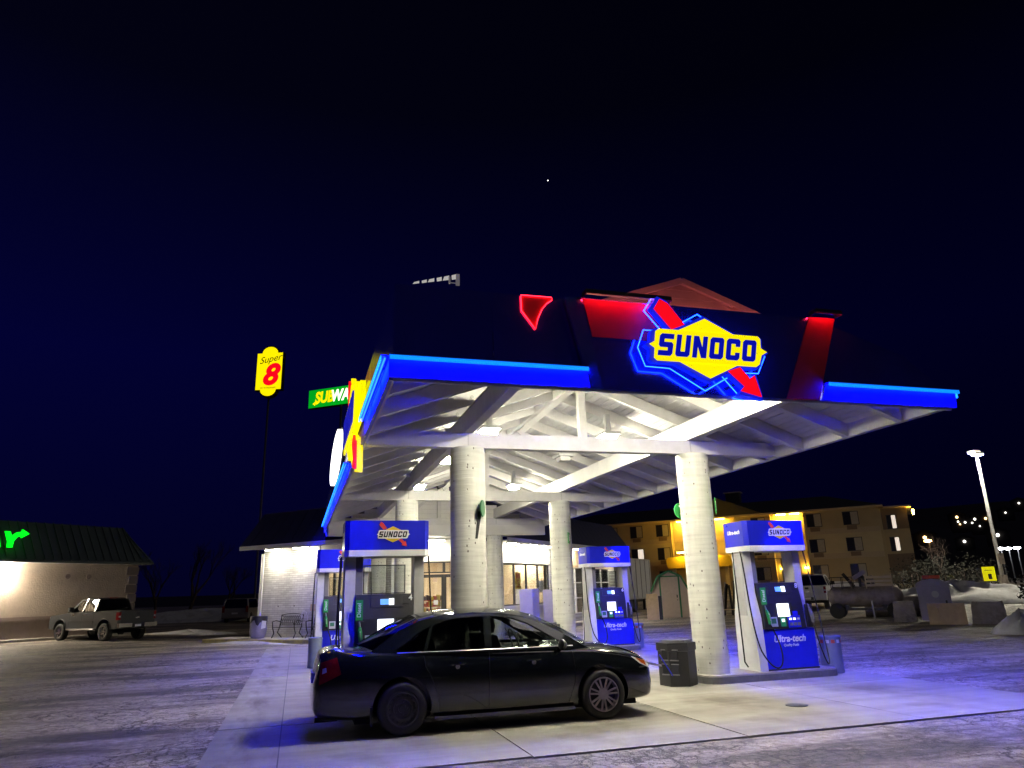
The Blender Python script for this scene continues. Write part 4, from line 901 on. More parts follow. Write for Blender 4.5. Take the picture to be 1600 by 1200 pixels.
# =================================================================== vehicles
def lerp_tab(tab, x):
    if x <= tab[0][0]: return tab[0][1:]
    for a, b in zip(tab, tab[1:]):
        if x <= b[0]:
            t = (x - a[0])/(b[0]-a[0]); return tuple(p + (q-p)*t for p, q in zip(a[1:], b[1:]))
    return tab[-1][1:]
def evalmesh(o):
    dg = bpy.context.evaluated_depsgraph_get(); dg.update(); return bpy.data.meshes.new_from_object(o.evaluated_get(dg))
def cut_arches(me, cuts, level):
    """smooth a lofted shell and cut the wheel openings"""
    o = bpy.data.objects.new("tmp", me); COL.objects.link(o)
    m = o.modifiers.new("s", 'SUBSURF'); m.levels = level; m.render_levels = level
    tmp = []
    for (x, z, r, y0, y1) in cuts:
        b = MB(); b.cyl((x, y0, z), (x, y1, z), r, n=48); co = link("cut", b.mesh("cut"), None); co.hide_render = True; tmp.append(co)
        md = o.modifiers.new("b", 'BOOLEAN'); md.operation = 'DIFFERENCE'; md.object = co; md.solver = 'EXACT'
    r = evalmesh(o)
    for c in tmp: bpy.data.objects.remove(c)
    bpy.data.objects.remove(o); return r
def make_wheel(t, x, y, side, R, w, kind, rim_r, name="wheel"):
    """side -1: outer face towards -y"""
    T = Matrix.Translation((x, y, R)) @ (Matrix.Identity(4) if side < 0 else Matrix.Rotation(pi, 4, 'Z'))
    b = MB(); h = w/2
    b.lathe([(rim_r, -h+.02), (rim_r+.015, -h+.004), (R-.05, -h), (R-.018, -h+.012), (R-.004, -h+.035), (R, -h+.06), (R, h-.06), (R-.004, h-.035), (R-.02, h-.01), (rim_r, h-.01), (rim_r, -h+.02)], 48, axis='y', cap=False); wh = b.build(name, "rubber", t, T, smooth=40)
    b = MB()
    if kind == 'steel':
        b.lathe([(rim_r+.006, -h+.012), (rim_r-.012, -h+.010), (rim_r-.022, -h+.035), (rim_r-.05, -h+.045), (.115, -h+.025), (.10, -h+.05), (.05, -h+.05), (.045, -h+.02), (.001, -h+.02)], 40, axis='y', cap=False); b.build("rim", "wheel_steel", wh, T, smooth=35)
        b = MB()
        for k in range(16): a = 2*pi*k/16; c = Vector(((rim_r-.045)*cos(a), -h+.036, (rim_r-.045)*sin(a))); b.cyl(c, c + Vector((0, .02, 0)), .014, n=8)
        b.build("vent_holes", "ink", wh, T)["kind"] = "stuff"
        b = MB()
        for k in range(5): a = 2*pi*k/5; c = Vector((.075*cos(a), -h+.03, .075*sin(a))); b.cyl(c, c + Vector((0, .03, 0)), .012, n=6)
        b.build("wheel_nuts", "wheel_steel", wh, T)["kind"] = "stuff"
    else:
        m = "wheel_alloy" if kind == 'alloy' else "chrome"
        b.lathe([(rim_r+.006, -h+.010), (rim_r-.012, -h+.006), (rim_r-.02, -h+.03), (rim_r-.022, h-.05)], 40, axis='y', cap=False); b.build("rim", m, wh, T, smooth=35)
        n = 7 if kind == 'alloy' else 6
        for k in range(n):
            a = 2*pi*k/n + .2
            for da in ((-.10, -.17), (.10, .17)) if kind == 'alloy' else ((-.14, -.12), (.14, .12)):
                b = MB(); b.beam((.05*cos(a+da[0]*2), -h+.028, .05*sin(a+da[0]*2)), ((rim_r-.014)*cos(a+da[1]), -h+.022, (rim_r-.014)*sin(a+da[1])), .022 if kind == 'alloy' else .04, .022, up=(0, 1, 0)); b.build("spoke", m, wh, T)
        b = MB(); b.lathe([(.075, -h+.04), (.07, -h+.016), (.04, -h+.008), (.001, -h+.008)], 20, axis='y', cap=False); b.build("hub", m, wh, T, smooth=40)
        b = MB(); b.lathe([(.001, -h+.075), (rim_r-.03, -h+.075)], 32, axis='y', cap=False); b.build("brake_disc", "dark_steel", wh, T)
    b = MB(); b.lathe([(.001, -h+.08), (rim_r-.022, -h+.08), (rim_r-.02, h-.03), (.001, h-.03)], 24, axis='y'); b.build("wheel_back", "wheel_steel", wh, T)
    return wh

def sedan():
    t = thing("parked_car", "dark four-door sedan with mismatched wheels parked in front of the pumps", "car", (2.585, 10.2, APZ), 0)
    S = .965; t.scale = (S, S, S)
    # lower shell: x, zlow, ztop(centre), zshoulder, halfwidth
    tab = [(-2.43,.36,.62,.58,.60),(-2.41,.30,.72,.68,.72),(-2.37,.25,.93,.88,.78),(-2.31,.22,1.025,.965,.82),(-2.1,.20,1.05,.985,.855),(-1.8,.19,1.055,.985,.88),(-1.4,.18,1.0,.965,.892),(-.9,.175,.90,.955,.90),(-.3,.17,.88,.945,.902),(.4,.17,.88,.935,.902),(.95,.175,.93,.925,.90),(1.25,.18,.975,.91,.895),(1.6,.185,.95,.875,.885),(1.9,.19,.885,.81,.865),(2.07,.20,.82,.745,.82),(2.18,.21,.74,.67,.745),(2.25,.23,.62,.57,.63),(2.28,.28,.52,.49,.48)]
    rows = []
    for x, zl, zt, zs, hw in tab:
        half = [(0, zl), (hw*.55, zl), (hw*.90, zl+.012), (hw*.975, zl+.07), (hw*1.0, zl+.40*(zs-zl)), (hw*.992, zl+.72*(zs-zl)), (hw*.965, zs-.035), (hw*.91, zs+.012), (hw*.62, zs+.75*(zt-zs)+.01 if zt > zs else zs), (hw*.3, zt), (0, zt)]
        if zt <= zs + .001: half[8] = (hw*.80, zs-.0); half[9] = (hw*.7, zt); 
        ring = [(x, y, z) for y, z in half] + [(x, -y, z) for y, z in half[-2:0:-1]]
        rows.append(ring)
    b = MB(); m = len(rows[0])
    vs = [v for r in rows for v in r]; fs = []
    for i in range(len(rows)-1):
        for k in range(m): j = (k+1) % m; fs.append((i*m+k, i*m+j, (i+1)*m+j, (i+1)*m+k))
    fs.append(tuple(range(m))[::-1]); fs.append(tuple((len(rows)-1)*m+k for k in range(m)))
    b.add(vs, fs); me = b.mesh("body")
    FX, RX, R = 1.40, -1.33, .318
    me = cut_arches(me, [(FX, R+.01, .375, -1.2, -.52), (RX, R+.01, .37, -1.2, -.52), (FX, R+.01, .375, .52, 1.2), (RX, R+.01, .37, .52, 1.2)], 2)
    me.materials.clear(); sharp(me, 40); body = link("body", me, "car_black", t)
    bvh = BVHTree.FromPolygons([v.co for v in me.vertices], [tuple(p.vertices) for p in me.polygons])
    def hit(o, d):
        loc, nrm, i, ds = bvh.ray_cast(Vector(o), Vector(d).normalized()); return loc, nrm
    def ysurf(x, z, s=-1):
        l, n = hit((x, s*2, z), (0, -s, 0)); return l.y if l else s*.9
    # greenhouse rails (x, z) along the side and along the centre line
    rail = [(1.17,.945),(.86,1.125),(.55,1.275),(.33,1.355),(.05,1.405),(-.35,1.425),(-.74,1.412),(-1.09,1.345),(-1.35,1.235),(-1.56,1.11),(-1.70,1.01)]
    cent = [(1.42,.985),(1.04,1.19),(.66,1.36),(.40,1.435),(.05,1.475),(-.35,1.485),(-.74,1.472),(-1.12,1.41),(-1.43,1.29),(-1.68,1.15),(-1.84,1.06)]
    def ys(x, z): return .855 - .27*max(0, (z-.93)/.50)**1.15 - .022*(x/1.3)**2 - (.05 if x > .95 else 0)*(x-.95)/.25 - (.06*(-x-1.2)/.6 if x < -1.2 else 0)
    def patch(i0, i1, name, mt, inset=0.0, drop=0.0, n=16, par=t, sm=60):
        rows = []
        for i in range(i0, i1+1):
            (xr, zr), (xc, zc) = rail[i], cent[i]; y0 = ys(xr, zr) - inset; row = []
            for k in range(n+1):
                u = -1 + 2*k/n; w = 1 - abs(u)**2.3; row.append((xr + (xc-xr)*w, u*y0, zr + (zc-zr)*w - drop))
            rows.append(row)
        bb = MB(); bb.grid(rows); return bb.build(name, mt, par, smooth=sm)
    patch(3, 7, "roof", "car_black"); 
    patch(0, 3, "windscreen", "car_glass", .035, .004); patch(7, 10, "rear_window", "tint_glass", .05, .004)
    # side frames with window openings
    fw = [(.90,.968),(.62,1.135),(.40,1.262),(.20,1.335),(0,1.362),(-.115,1.367),(-.15,.965)]
    rw = [(-.245,.965),(-.215,1.368),(-.45,1.368),(-.70,1.345),(-.90,1.285),(-1.02,.968)]
    qw = [(-1.065,.97),(-.955,1.268),(-1.08,1.215),(-1.38,1.02),(-1.40,.985)]
    outer = [(1.30,.90)] + [(x, z) for x, z in rail] + [(-1.78,.965),(-1.4,.945),(-.5,.935),(.5,.925)]
    for s in (-1, 1):
        bm = bmesh.new(); edges = []
        for loop in (outer, fw, rw, qw):
            pts = []
            for a, c in zip(loop, loop[1:] + loop[:1]):
                k = max(1, int((Vector(a)-Vector(c)).length/.09))
                for i in range(k): pts.append((a[0] + (c[0]-a[0])*i/k, a[1] + (c[1]-a[1])*i/k))
            vv = [bm.verts.new((x, 0, z)) for x, z in pts]
            for i in range(len(vv)): edges.append(bm.edges.new((vv[i], vv[(i+1) % len(vv)])))
        bmesh.ops.triangle_fill(bm, use_beauty=True, use_dissolve=False, edges=edges, normal=(0, -1, 0))
        for v in bm.verts: v.co.y = s*ys(v.co.x, v.co.z)
        me2 = bpy.data.meshes.new("window_frame"); bm.to_mesh(me2); bm.free()
        tmpo = bpy.data.objects.new("tmp", me2); COL.objects.link(tmpo); md = tmpo.modifiers.new("s", 'SOLIDIFY'); md.thickness = .03; md.offset = 0; me3 = evalmesh(tmpo); bpy.data.objects.remove(tmpo); me3.materials.clear(); sharp(me3, 40)
        link("window_frame", me3, "car_black", t)
        for nm, pl, gm in (("front_window", fw, "car_glass"), ("rear_door_window", rw, "tint_glass"), ("quarter_window", qw, "tint_glass")):
            bb = MB(); cx = sum(p[0] for p in pl)/len(pl); cz = sum(p[1] for p in pl)/len(pl)
            g = [(p[0] + (p[0]-cx)*.03, p[1] + (p[1]-cz)*.03) for p in pl]; V = [(x, s*(ys(x, z)-.004), z) for x, z in g]; c = (cx, s*(ys(cx, cz)-.004), cz)
            bb.add(V + [c], [(i, (i+1) % len(V), len(V)) for i in range(len(V))]); bb.build(nm, gm, t)
        # belt moulding
        bb = MB(); bb.tube([(x, s*(ys(x, z) + .012), z) for x, z in [(1.0 - i*.12, .957 + .0007*i) for i in range(21)]], .007, 6); bb.build("belt_moulding", "steel", t)
        # seams
        def seam(pts, name="door_seam"):
            P = []
            for a, c in zip(pts, pts[1:]):
                k = max(2, int((Vector(a)-Vector(c)).length/.04))
                for i in range(k): x, z = a[0] + (c[0]-a[0])*i/k, a[1] + (c[1]-a[1])*i/k; P.append((x, ysurf(x, z, s) + s*.0008, z))
            x, z = pts[-1]; P.append((x, ysurf(x, z, s) + s*.0008, z)); bb = MB(); bb.tube(P, .0042, 5); bb.build(name, "ink", t)
        seam([(-.19,.93),(-.20,.6),(-.21,.27)]); seam([(.98,.90),(1.0,.7),(.99,.5),(.93,.33),(.90,.25)]); seam([(-1.06,.93),(-1.04,.8),(-.97,.68),(-.90,.5),(-.87,.35),(-.86,.26)]); seam([(.90,.245),(0,.24),(-.86,.245)])
        seam([(1.30,.86),(1.7,.80),(2.0,.72)])
        # door handles with round cups
        for x0 in (-.62, .42):
            y = ysurf(x0, .80, s); bb = MB(); bb.tube([(x0-.10, y + s*.004, .80), (x0-.08, y + s*.034, .806), (x0+.08, y + s*.034, .81), (x0+.10, y + s*.004, .81)], .013, 8); h = bb.build("door_handle", "car_black", t)
            bb = MB(); bb.cyl((x0-.0, y - s*.002, .775), (x0, y + s*.006, .775), .03, n=14); bb.build("handle_cup", "chrome", h)
        # sill, mud flap
        bb = MB(); bb.box(-.92, .98, s*.80 if s > 0 else -.87, .87 if s > 0 else -.80, .155, .20); bb.build("sill", "car_black", t)
        bb = MB(); bb.box(-1.73, -1.70, s*.9-.12 if s > 0 else -.9, .9 if s > 0 else -.78, .15, .36); bb.build("mud_flap", "rubber", t)
        # mirror
        bb = MB(); c = Vector((.78, s*1.0, .985)); rows = []
        for i in range(7):
            a = -pi/2 + pi*i/6; rows.append([(c.x + .055*sin(a)*(1.2 if a > 0 else .5) - .0, c.y + .11*cos(a)*cos(2*pi*k/12)*1.0, c.z + .075*cos(a)*sin(2*pi*k/12)) for k in range(13)])
        bb.grid(rows); mr = bb.build("door_mirror", "black_plastic", t, smooth=60, merge=True); bb = MB(); bb.beam((.82, s*.83, .945), (.80, s*.95, .965), .05, .035); bb.build("mirror_arm", "black_plastic", mr)
        # tail lamp and headlamp wrap the corners: projected onto the shell
        def lamp(pl, d, name, mt, off=.005, n=10, par=t):
            # pl: 4 corners (3d start points), d: cast direction
            A, B, C, D = map(Vector, pl); rows = []
            for i in range(n+1):
                row = []
                for k in range(n+1):
                    p = A.lerp(B, k/n).lerp(D.lerp(C, k/n), i/n); l, nr = hit(p, d)
                    if l is None: l = p + Vector(d)*.3; nr = -Vector(d)
                    row.append(l + nr*off)
                rows.append(row)
            bb = MB(); bb.grid(rows); return bb.build(name, mt, par, smooth=60)
        tl = lamp([(-2.335, s*1.3, .90), (-2.15, s*1.3, .955), (-2.09, s*1.3, .76), (-2.355, s*1.3, .64)], (0, -s, 0), "tail_lamp", "tail_red")
        lamp([(-2.315, s*1.3, .83), (-2.275, s*1.3, .84), (-2.265, s*1.3, .79), (-2.32, s*1.3, .77)], (0, -s, 0), "reverse_lens", "light_grey", .008, 6, tl)
        hl = lamp([(2.235, s*1.3, .66), (1.86, s*1.3, .775), (1.99, s*1.3, .675), (2.25, s*1.3, .57)], (0, -s, 0), "headlamp", "pump_white")
        lamp([(2.09, s*1.3, .70), (1.93, s*1.3, .75), (2.02, s*1.3, .68), (2.11, s*1.3, .635)], (0, -s, 0), "indicator_lens", "amber", .008, 6, hl)
        lamp([(2.85, s*.30, .38), (2.7, s*.56, .38), (2.7, s*.56, .30), (2.85, s*.30, .30)], (-1, 0, 0), "fog_recess", "ink", .004, 6)
    # front and rear trim
    bb = MB(); bb.box(2.24, 2.29, -.35, .35, .52, .60); bb.build("grille", "dark_frame", t)
    bb = MB(); bb.box(-2.44, -2.41, -.26, .26, .62, .74); bb.build("number_plate", "white_ink", t)
    bb = MB(); bb.box(-1.9, 1.95, -.70, .70, .15, .24); bb.build("underbody", "rubber", t)
    bb = MB(); bb.tube([(-2.38, -.45, .20), (-2.1, -.45, .20)], .03, 10); bb.build("exhaust_pipe", "dark_steel", t)
    # inside: seats, dash, wheel
    for x, y in ((.05, -.38), (.05, .38), (-.85, -.38), (-.85, .38)):
        bb = MB(); bb.prism([(x-.02, y-.24, .55), (x+.14, y-.24, .60), (x-.06, y-.22, 1.12), (x-.18, y-.22, 1.10)], (0, .46, 0)); st = bb.build("seat", "car_inner", t)
        bb = MB(); bb.lathe([(.001, -.09), (.09, -.09), (.115, 0), (.09, .10), (.001, .10)], 14, (x-.14, y, 1.24)); bb.build("headrest", "car_inner", st, smooth=50)
    bb = MB(); bb.prism([(.55, -.72, .86), (1.25, -.70, .93), (1.25, -.70, .80), (.6, -.72, .7)], (0, 1.42, 0)); bb.build("dashboard", "car_inner", t)
    bb = MB(); bb.tube([(.52 - .07*cos(2*pi*k/20), .38 + .18*sin(2*pi*k/20), .98 + .17*cos(2*pi*k/20)) for k in range(21)], .014, 6); bb.build("steering_wheel", "black_plastic", t)
    for x, kind in ((RX, 'steel'), (FX, 'alloy')):
        for s in (-1, 1): make_wheel(t, x, s*.80, s, R, .205, kind, .205 if kind == 'steel' else .215)
    return t
sedan()

def pickup(label, loc, rz, paint, scale=1.0, lift=.08, chrome_bar=True, group=None, kind='chrome'):
    """crew cab pickup; x forward"""
    t = thing("pickup_truck", label, "pickup truck", loc, rz, group); t.scale = (scale,)*3
    L = lift; R = .41
    FXp, RXp = 1.80, -1.84
    def arch(cx, r, zc, a0, a1, n=12): return [(cx + r*cos(RAD(a0 + (a1-a0)*i/n)), zc + r*sin(RAD(a0 + (a1-a0)*i/n))) for i in range(n+1)]
    zb = .46 + L; zc = R + .02
    def low(n=12):
        pts = [(-2.90, .66+L), (-2.86, zb+.02)] + arch(RXp, .53, zc+L*.6, 175, 5) + arch(FXp, .53, zc+L*.6, 175, 5) + [(2.72, zb), (2.80, .62+L)]
        return pts
    body_top = [(2.80, .92+L), (2.72, 1.10+L), (1.25, 1.24+L), (1.05, 1.27+L), (-.95, 1.27+L), (-.98, 1.27+L), (-2.90, 1.27+L)]
    prof = low() + body_top
    def shell(prof, hw, name, m, inw=.03, zmid=.85):
        # rounded side: three slices across the width
        b = MB(); n = len(prof); rows = []
        for y, sc in ((-hw, .0), (-hw*.94, 1.0), (hw*.94, 1.0), (hw, 0)):
            rows.append([(x if sc else x*.992, y, z if sc else z - (.03 if z > 1.0 else 0)) for x, z in prof])
        vs = [v for r in rows for v in r]; fs = []
        for i in range(3):
            for k in range(n): j = (k+1) % n; fs.append((i*n+k, i*n+j, (i+1)*n+j, (i+1)*n+k))
        tri = tessellate_polygon([[Vector((x, z, 0)) for x, z in prof]])
        for a in tri: fs.append(tuple(a)); fs.append(tuple(3*n+i for i in a)[::-1])
        b.add(vs, fs); return b.build(name, m, t, smooth=30)
    shell(prof, .98, "body", paint)
    # cab upper
    def cab(z0, z1, y0, y1, pts0, pts1): pass
    z0 = 1.272 + L; z1 = 1.90 + L
    base = [(1.08, z0), (-.93, z0)]; 
    # pillars and roof as a frame, glass between
    def Y(z): return .95 - .22*(z - z0)/(z1 - z0)
    roofp = [(.42, z1-.06), (.2, z1), (-.70, z1), (-.86, z1-.05)]
    b = MB(); rows = []
    for u in range(9):
        k = -1 + u/4; rows.append([(x, k*Y(z), z + .03*(1-k*k)) for x, z in roofp])
    b.grid(rows); rows2 = [[(x, y, z-.06) for x, y, z in r] for r in rows]; b.grid(rows2); b.build("roof", paint, t, smooth=50)
    for s in (-1, 1):
        A0, A1 = Vector((1.10, s*.94, z0)), Vector((.42, s*Y(z1-.06), z1-.06)); C0, C1 = Vector((-.95, s*.94, z0)), Vector((-.86, s*Y(z1-.05), z1-.05))
        B0, B1 = Vector((.05, s*.945, z0)), Vector((-.0, s*Y(z1-.02), z1-.02))
        for p, q_, w in ((A0, A1, .08), (B0, B1, .08), (C0, C1, .16)): b = MB(); b.beam(p, q_, w, .05, up=(0, s, 0)); b.build("pillar", paint, t)
        b = MB(); b.beam(A1, C1, .05, .07); b.build("roof_rail", paint, t)
        for p0, p1, q1, q0 in ((A0, A1, B1, B0), (B0, B1, C1, C0)): b = MB(); b.add([p0, p1, q1, q0], [(0, 1, 2, 3)]); b.build("side_window", "tint_glass", t)
        b = MB(); b.box(-.95, 1.12, s*.985-.012, s*.985+.012, .78+L, .84+L); b.build("side_moulding", "dark_frame", t)
        for x0 in (-.32, .62): b = MB(); b.box(x0, x0+.2, s*1.0-.02, s*1.0+.02, 1.10+L, 1.14+L); b.build("door_handle", "chrome", t)
        for x0 in (1.06, .04, -.92): b = MB(); b.box(x0-.006, x0+.006, s*.981-.003, s*.981+.003, .55+L, 1.24+L); b.build("door_seam", "ink", t)
        b = MB(); b.box(.83, .98, s*1.05-.10, s*1.05+.10, 1.30+L, 1.50+L); mr = b.build("door_mirror", "black_plastic", t); b = MB(); b.box(.86, .94, min(s*.9, s*.98), max(s*.9, s*.98), 1.32+L, 1.36+L); b.build("mirror_arm", "black_plastic", mr)
        if chrome_bar: b = MB(); b.tube([(-1.2, s*.98, .44+L), (-1.1, s*1.04, .44+L), (1.1, s*1.04, .44+L), (1.2, s*.98, .44+L)], .045, 10); b.build("side_step", "chrome", t)
        b = MB(); b.box(-2.925, -2.72, s*.93-.06, s*.93+.06, .86+L, 1.22+L); tl = b.build("tail_lamp", "tail_red", t); b = MB(); b.box(-2.932, -2.926, s*.93-.05, s*.93+.05, .98+L, 1.05+L); b.build("reverse_lens", "light_grey", tl)
        b = MB(); b.box(2.62, 2.81, s*.80-.14, s*.80+.14, .82+L, 1.04+L); b.build("headlamp", "pump_white", t)
        # wheel arch lips
        for cx in (FXp, RXp): b = MB(); b.tube([(x, s*.985, z) for x, z in arch(cx, .55, zc+L*.6, 172, 8)], .03, 6); b.build("arch_lip", "dark_frame" if not chrome_bar else paint, t)
    A0, A1 = (1.10, z0), (.42, z1-.06)
    b = MB(); b.add([(1.10, -.92, z0), (1.10, .92, z0), (.42, .72, z1-.06), (.42, -.72, z1-.06)], [(0, 1, 2, 3)]); b.build("windscreen", "tint_glass", t)
    b = MB(); b.add([(-.965, -.88, z0), (-.965, .88, z0), (-.875, .66, z1-.08), (-.875, -.66, z1-.08)], [(0, 1, 2, 3)]); b.build("rear_window", "tint_glass", t)
    b = MB(); b.box(-.93, 1.0, -.86, .86, z0+.0, z0+.02); b.build("cab_floor", "car_inner", t)
    for x in (.1, -.75):
        for y in (-.42, .42): b = MB(); b.box(x-.12, x, y-.24, y+.24, z0, z0+.40); b.build("seat", "car_inner", t)
    # bed: dark cover, tailgate, bumper
    b = MB(); b.box(-2.86, -1.02, -.84, .84, 1.272+L, 1.30+L); b.build("bed_cover", "rubber", t)
    b = MB(); b.box(-2.93, -2.905, -.86, .86, .70+L, 1.26+L); tg = b.build("tailgate", paint, t)
    b = MB(); b.box(-2.942, -2.931, -.10, .10, 1.08+L, 1.19+L); b.build("handle", "dark_frame", tg)
    b = MB(); b.prism([(-2.94, -.13, .95+L), (-2.94, -.04, .99+L), (-2.94, .13, .95+L), (-2.94, .04, .91+L)], (.008, 0, 0)); b.build("emblem", "chrome", tg)
    b = MB(); b.box(-2.8, -2.55, -.14, .14, 1.903+L, 1.93+L) if False else b.box(-.90, -.80, -.16, .16, z1-.005, z1+.03); b.build("brake_lamp", "tail_red", t)
    for y0, y1 in ((-.99, -.32), (.32, .99)): b = MB(); b.box(-3.06, -2.88, y0, y1, .52+L, .70+L); b.build("rear_bumper", "chrome" if chrome_bar else paint, t)
    b = MB(); b.box(-3.03, -2.88, -.319, .319, .50+L, .66+L); bp = b.build("bumper_centre", "dark_frame", t); b = MB(); b.box(-3.04, -3.031, -.16, .16, .53+L, .64+L); b.build("number_plate", "white_ink", bp)
    b = MB(); b.box(2.76, 2.93, -.98, .98, .48+L, .74+L); b.build("front_bumper", "chrome" if chrome_bar else paint, t)
    b = MB(); b.box(2.79, 2.82, -.62, .62, .78+L, 1.05+L); b.build("grille", "dark_frame", t)
    b = MB(); b.box(-2.7, 2.5, -.55, .55, .38+L, .52+L); b.build("chassis", "rubber", t); b = MB(); b.cyl((RXp, -.7, R), (RXp, .7, R), .08, n=10); b.cyl((RXp, -.02, R), (RXp, .16, R), .16, n=12); b.build("axle", "rubber", t)
    for x in (FXp, RXp):
        for s in (-1, 1): make_wheel(t, x, s*.86, s, R, .29, kind, .27)
    return t
# headings: parked nose-in to the takeaway wall, rear to the camera
pickup("grey lifted crew cab pickup parked nose-in beside the beige takeaway wall", (-8.56, 38.2, .09), RAD(135), "truck_grey", .90, .10)
pickup("white mud-splashed pickup parked beyond the right front pump", (29.8, 37.6, gz(29.8, 37.6)), RAD(45), "truck_white", 1.0, .03, False, kind='alloy')
def minivan(loc, rz):
    t = thing("minivan", "distant silver minivan seen from behind at the shop corner", "minivan", loc, rz)
    def arch(cx, r, zc, a0, a1, n=10): return [(cx + r*cos(RAD(a0 + (a1-a0)*i/n)), zc + r*sin(RAD(a0 + (a1-a0)*i/n))) for i in range(n+1)]
    prof = [(-2.5,.45),(-2.45,.3)] + arch(-1.5,.4,.34,175,5) + arch(1.5,.4,.34,175,5) + [(2.4,.3),(2.5,.55),(2.4,.8),(1.5,1.02),(-2.46,1.05)]
    b = MB(); b.prism([(x, -.95, z) for x, z in prof], (0, 1.9, 0)); b.build("body", "van_silver", t)
    def ring(z, g, xa, xb): return [(xa, -.95+g, z), (xb, -.95+g, z), (xb, .95-g, z), (xa, .95-g, z)]
    lo = ring(1.05, .03, -2.44, 1.4); hi = ring(1.68, .16, -2.25, .55)
    b = MB(); b.prism([(x, y, 1.681) for x, y, z in hi], (0, 0, .06)); b.build("roof", "van_silver", t)
    names = ("side_window", "windscreen", "side_window", "rear_window")
    for i in range(4):
        j = (i+1) % 4; b = MB(); b.add([lo[i], lo[j], hi[j], hi[i]], [(0, 1, 2, 3)]); b.build(names[i], "tint_glass", t); b = MB(); b.beam(lo[i], hi[i], .10, .10); b.build("pillar", "van_silver", t)
    for s in (-1, 1):
        b = MB(); b.box(-2.53, -2.46, s*.85-.09, s*.85+.09, .75, 1.2); b.build("tail_lamp", "tail_red", t)
        for x in (-1.5, 1.5): make_wheel(t, x, s*.83, s, .34, .2, 'steel', .22)
    b = MB(); b.box(-2.56, -2.50, -.9, .9, .38, .58); b.build("rear_bumper", "van_silver", t); b = MB(); b.box(-2.57, -2.561, -.22, .22, .62, .74); b.build("number_plate", "white_ink", t)
    b = MB(); b.box(-2.3, 1.2, -.85, .85, 1.051, 1.06); b.build("cabin_floor", "car_inner", t)
minivan((-3.9, 61.5, gz(-4, 61)), RAD(80))
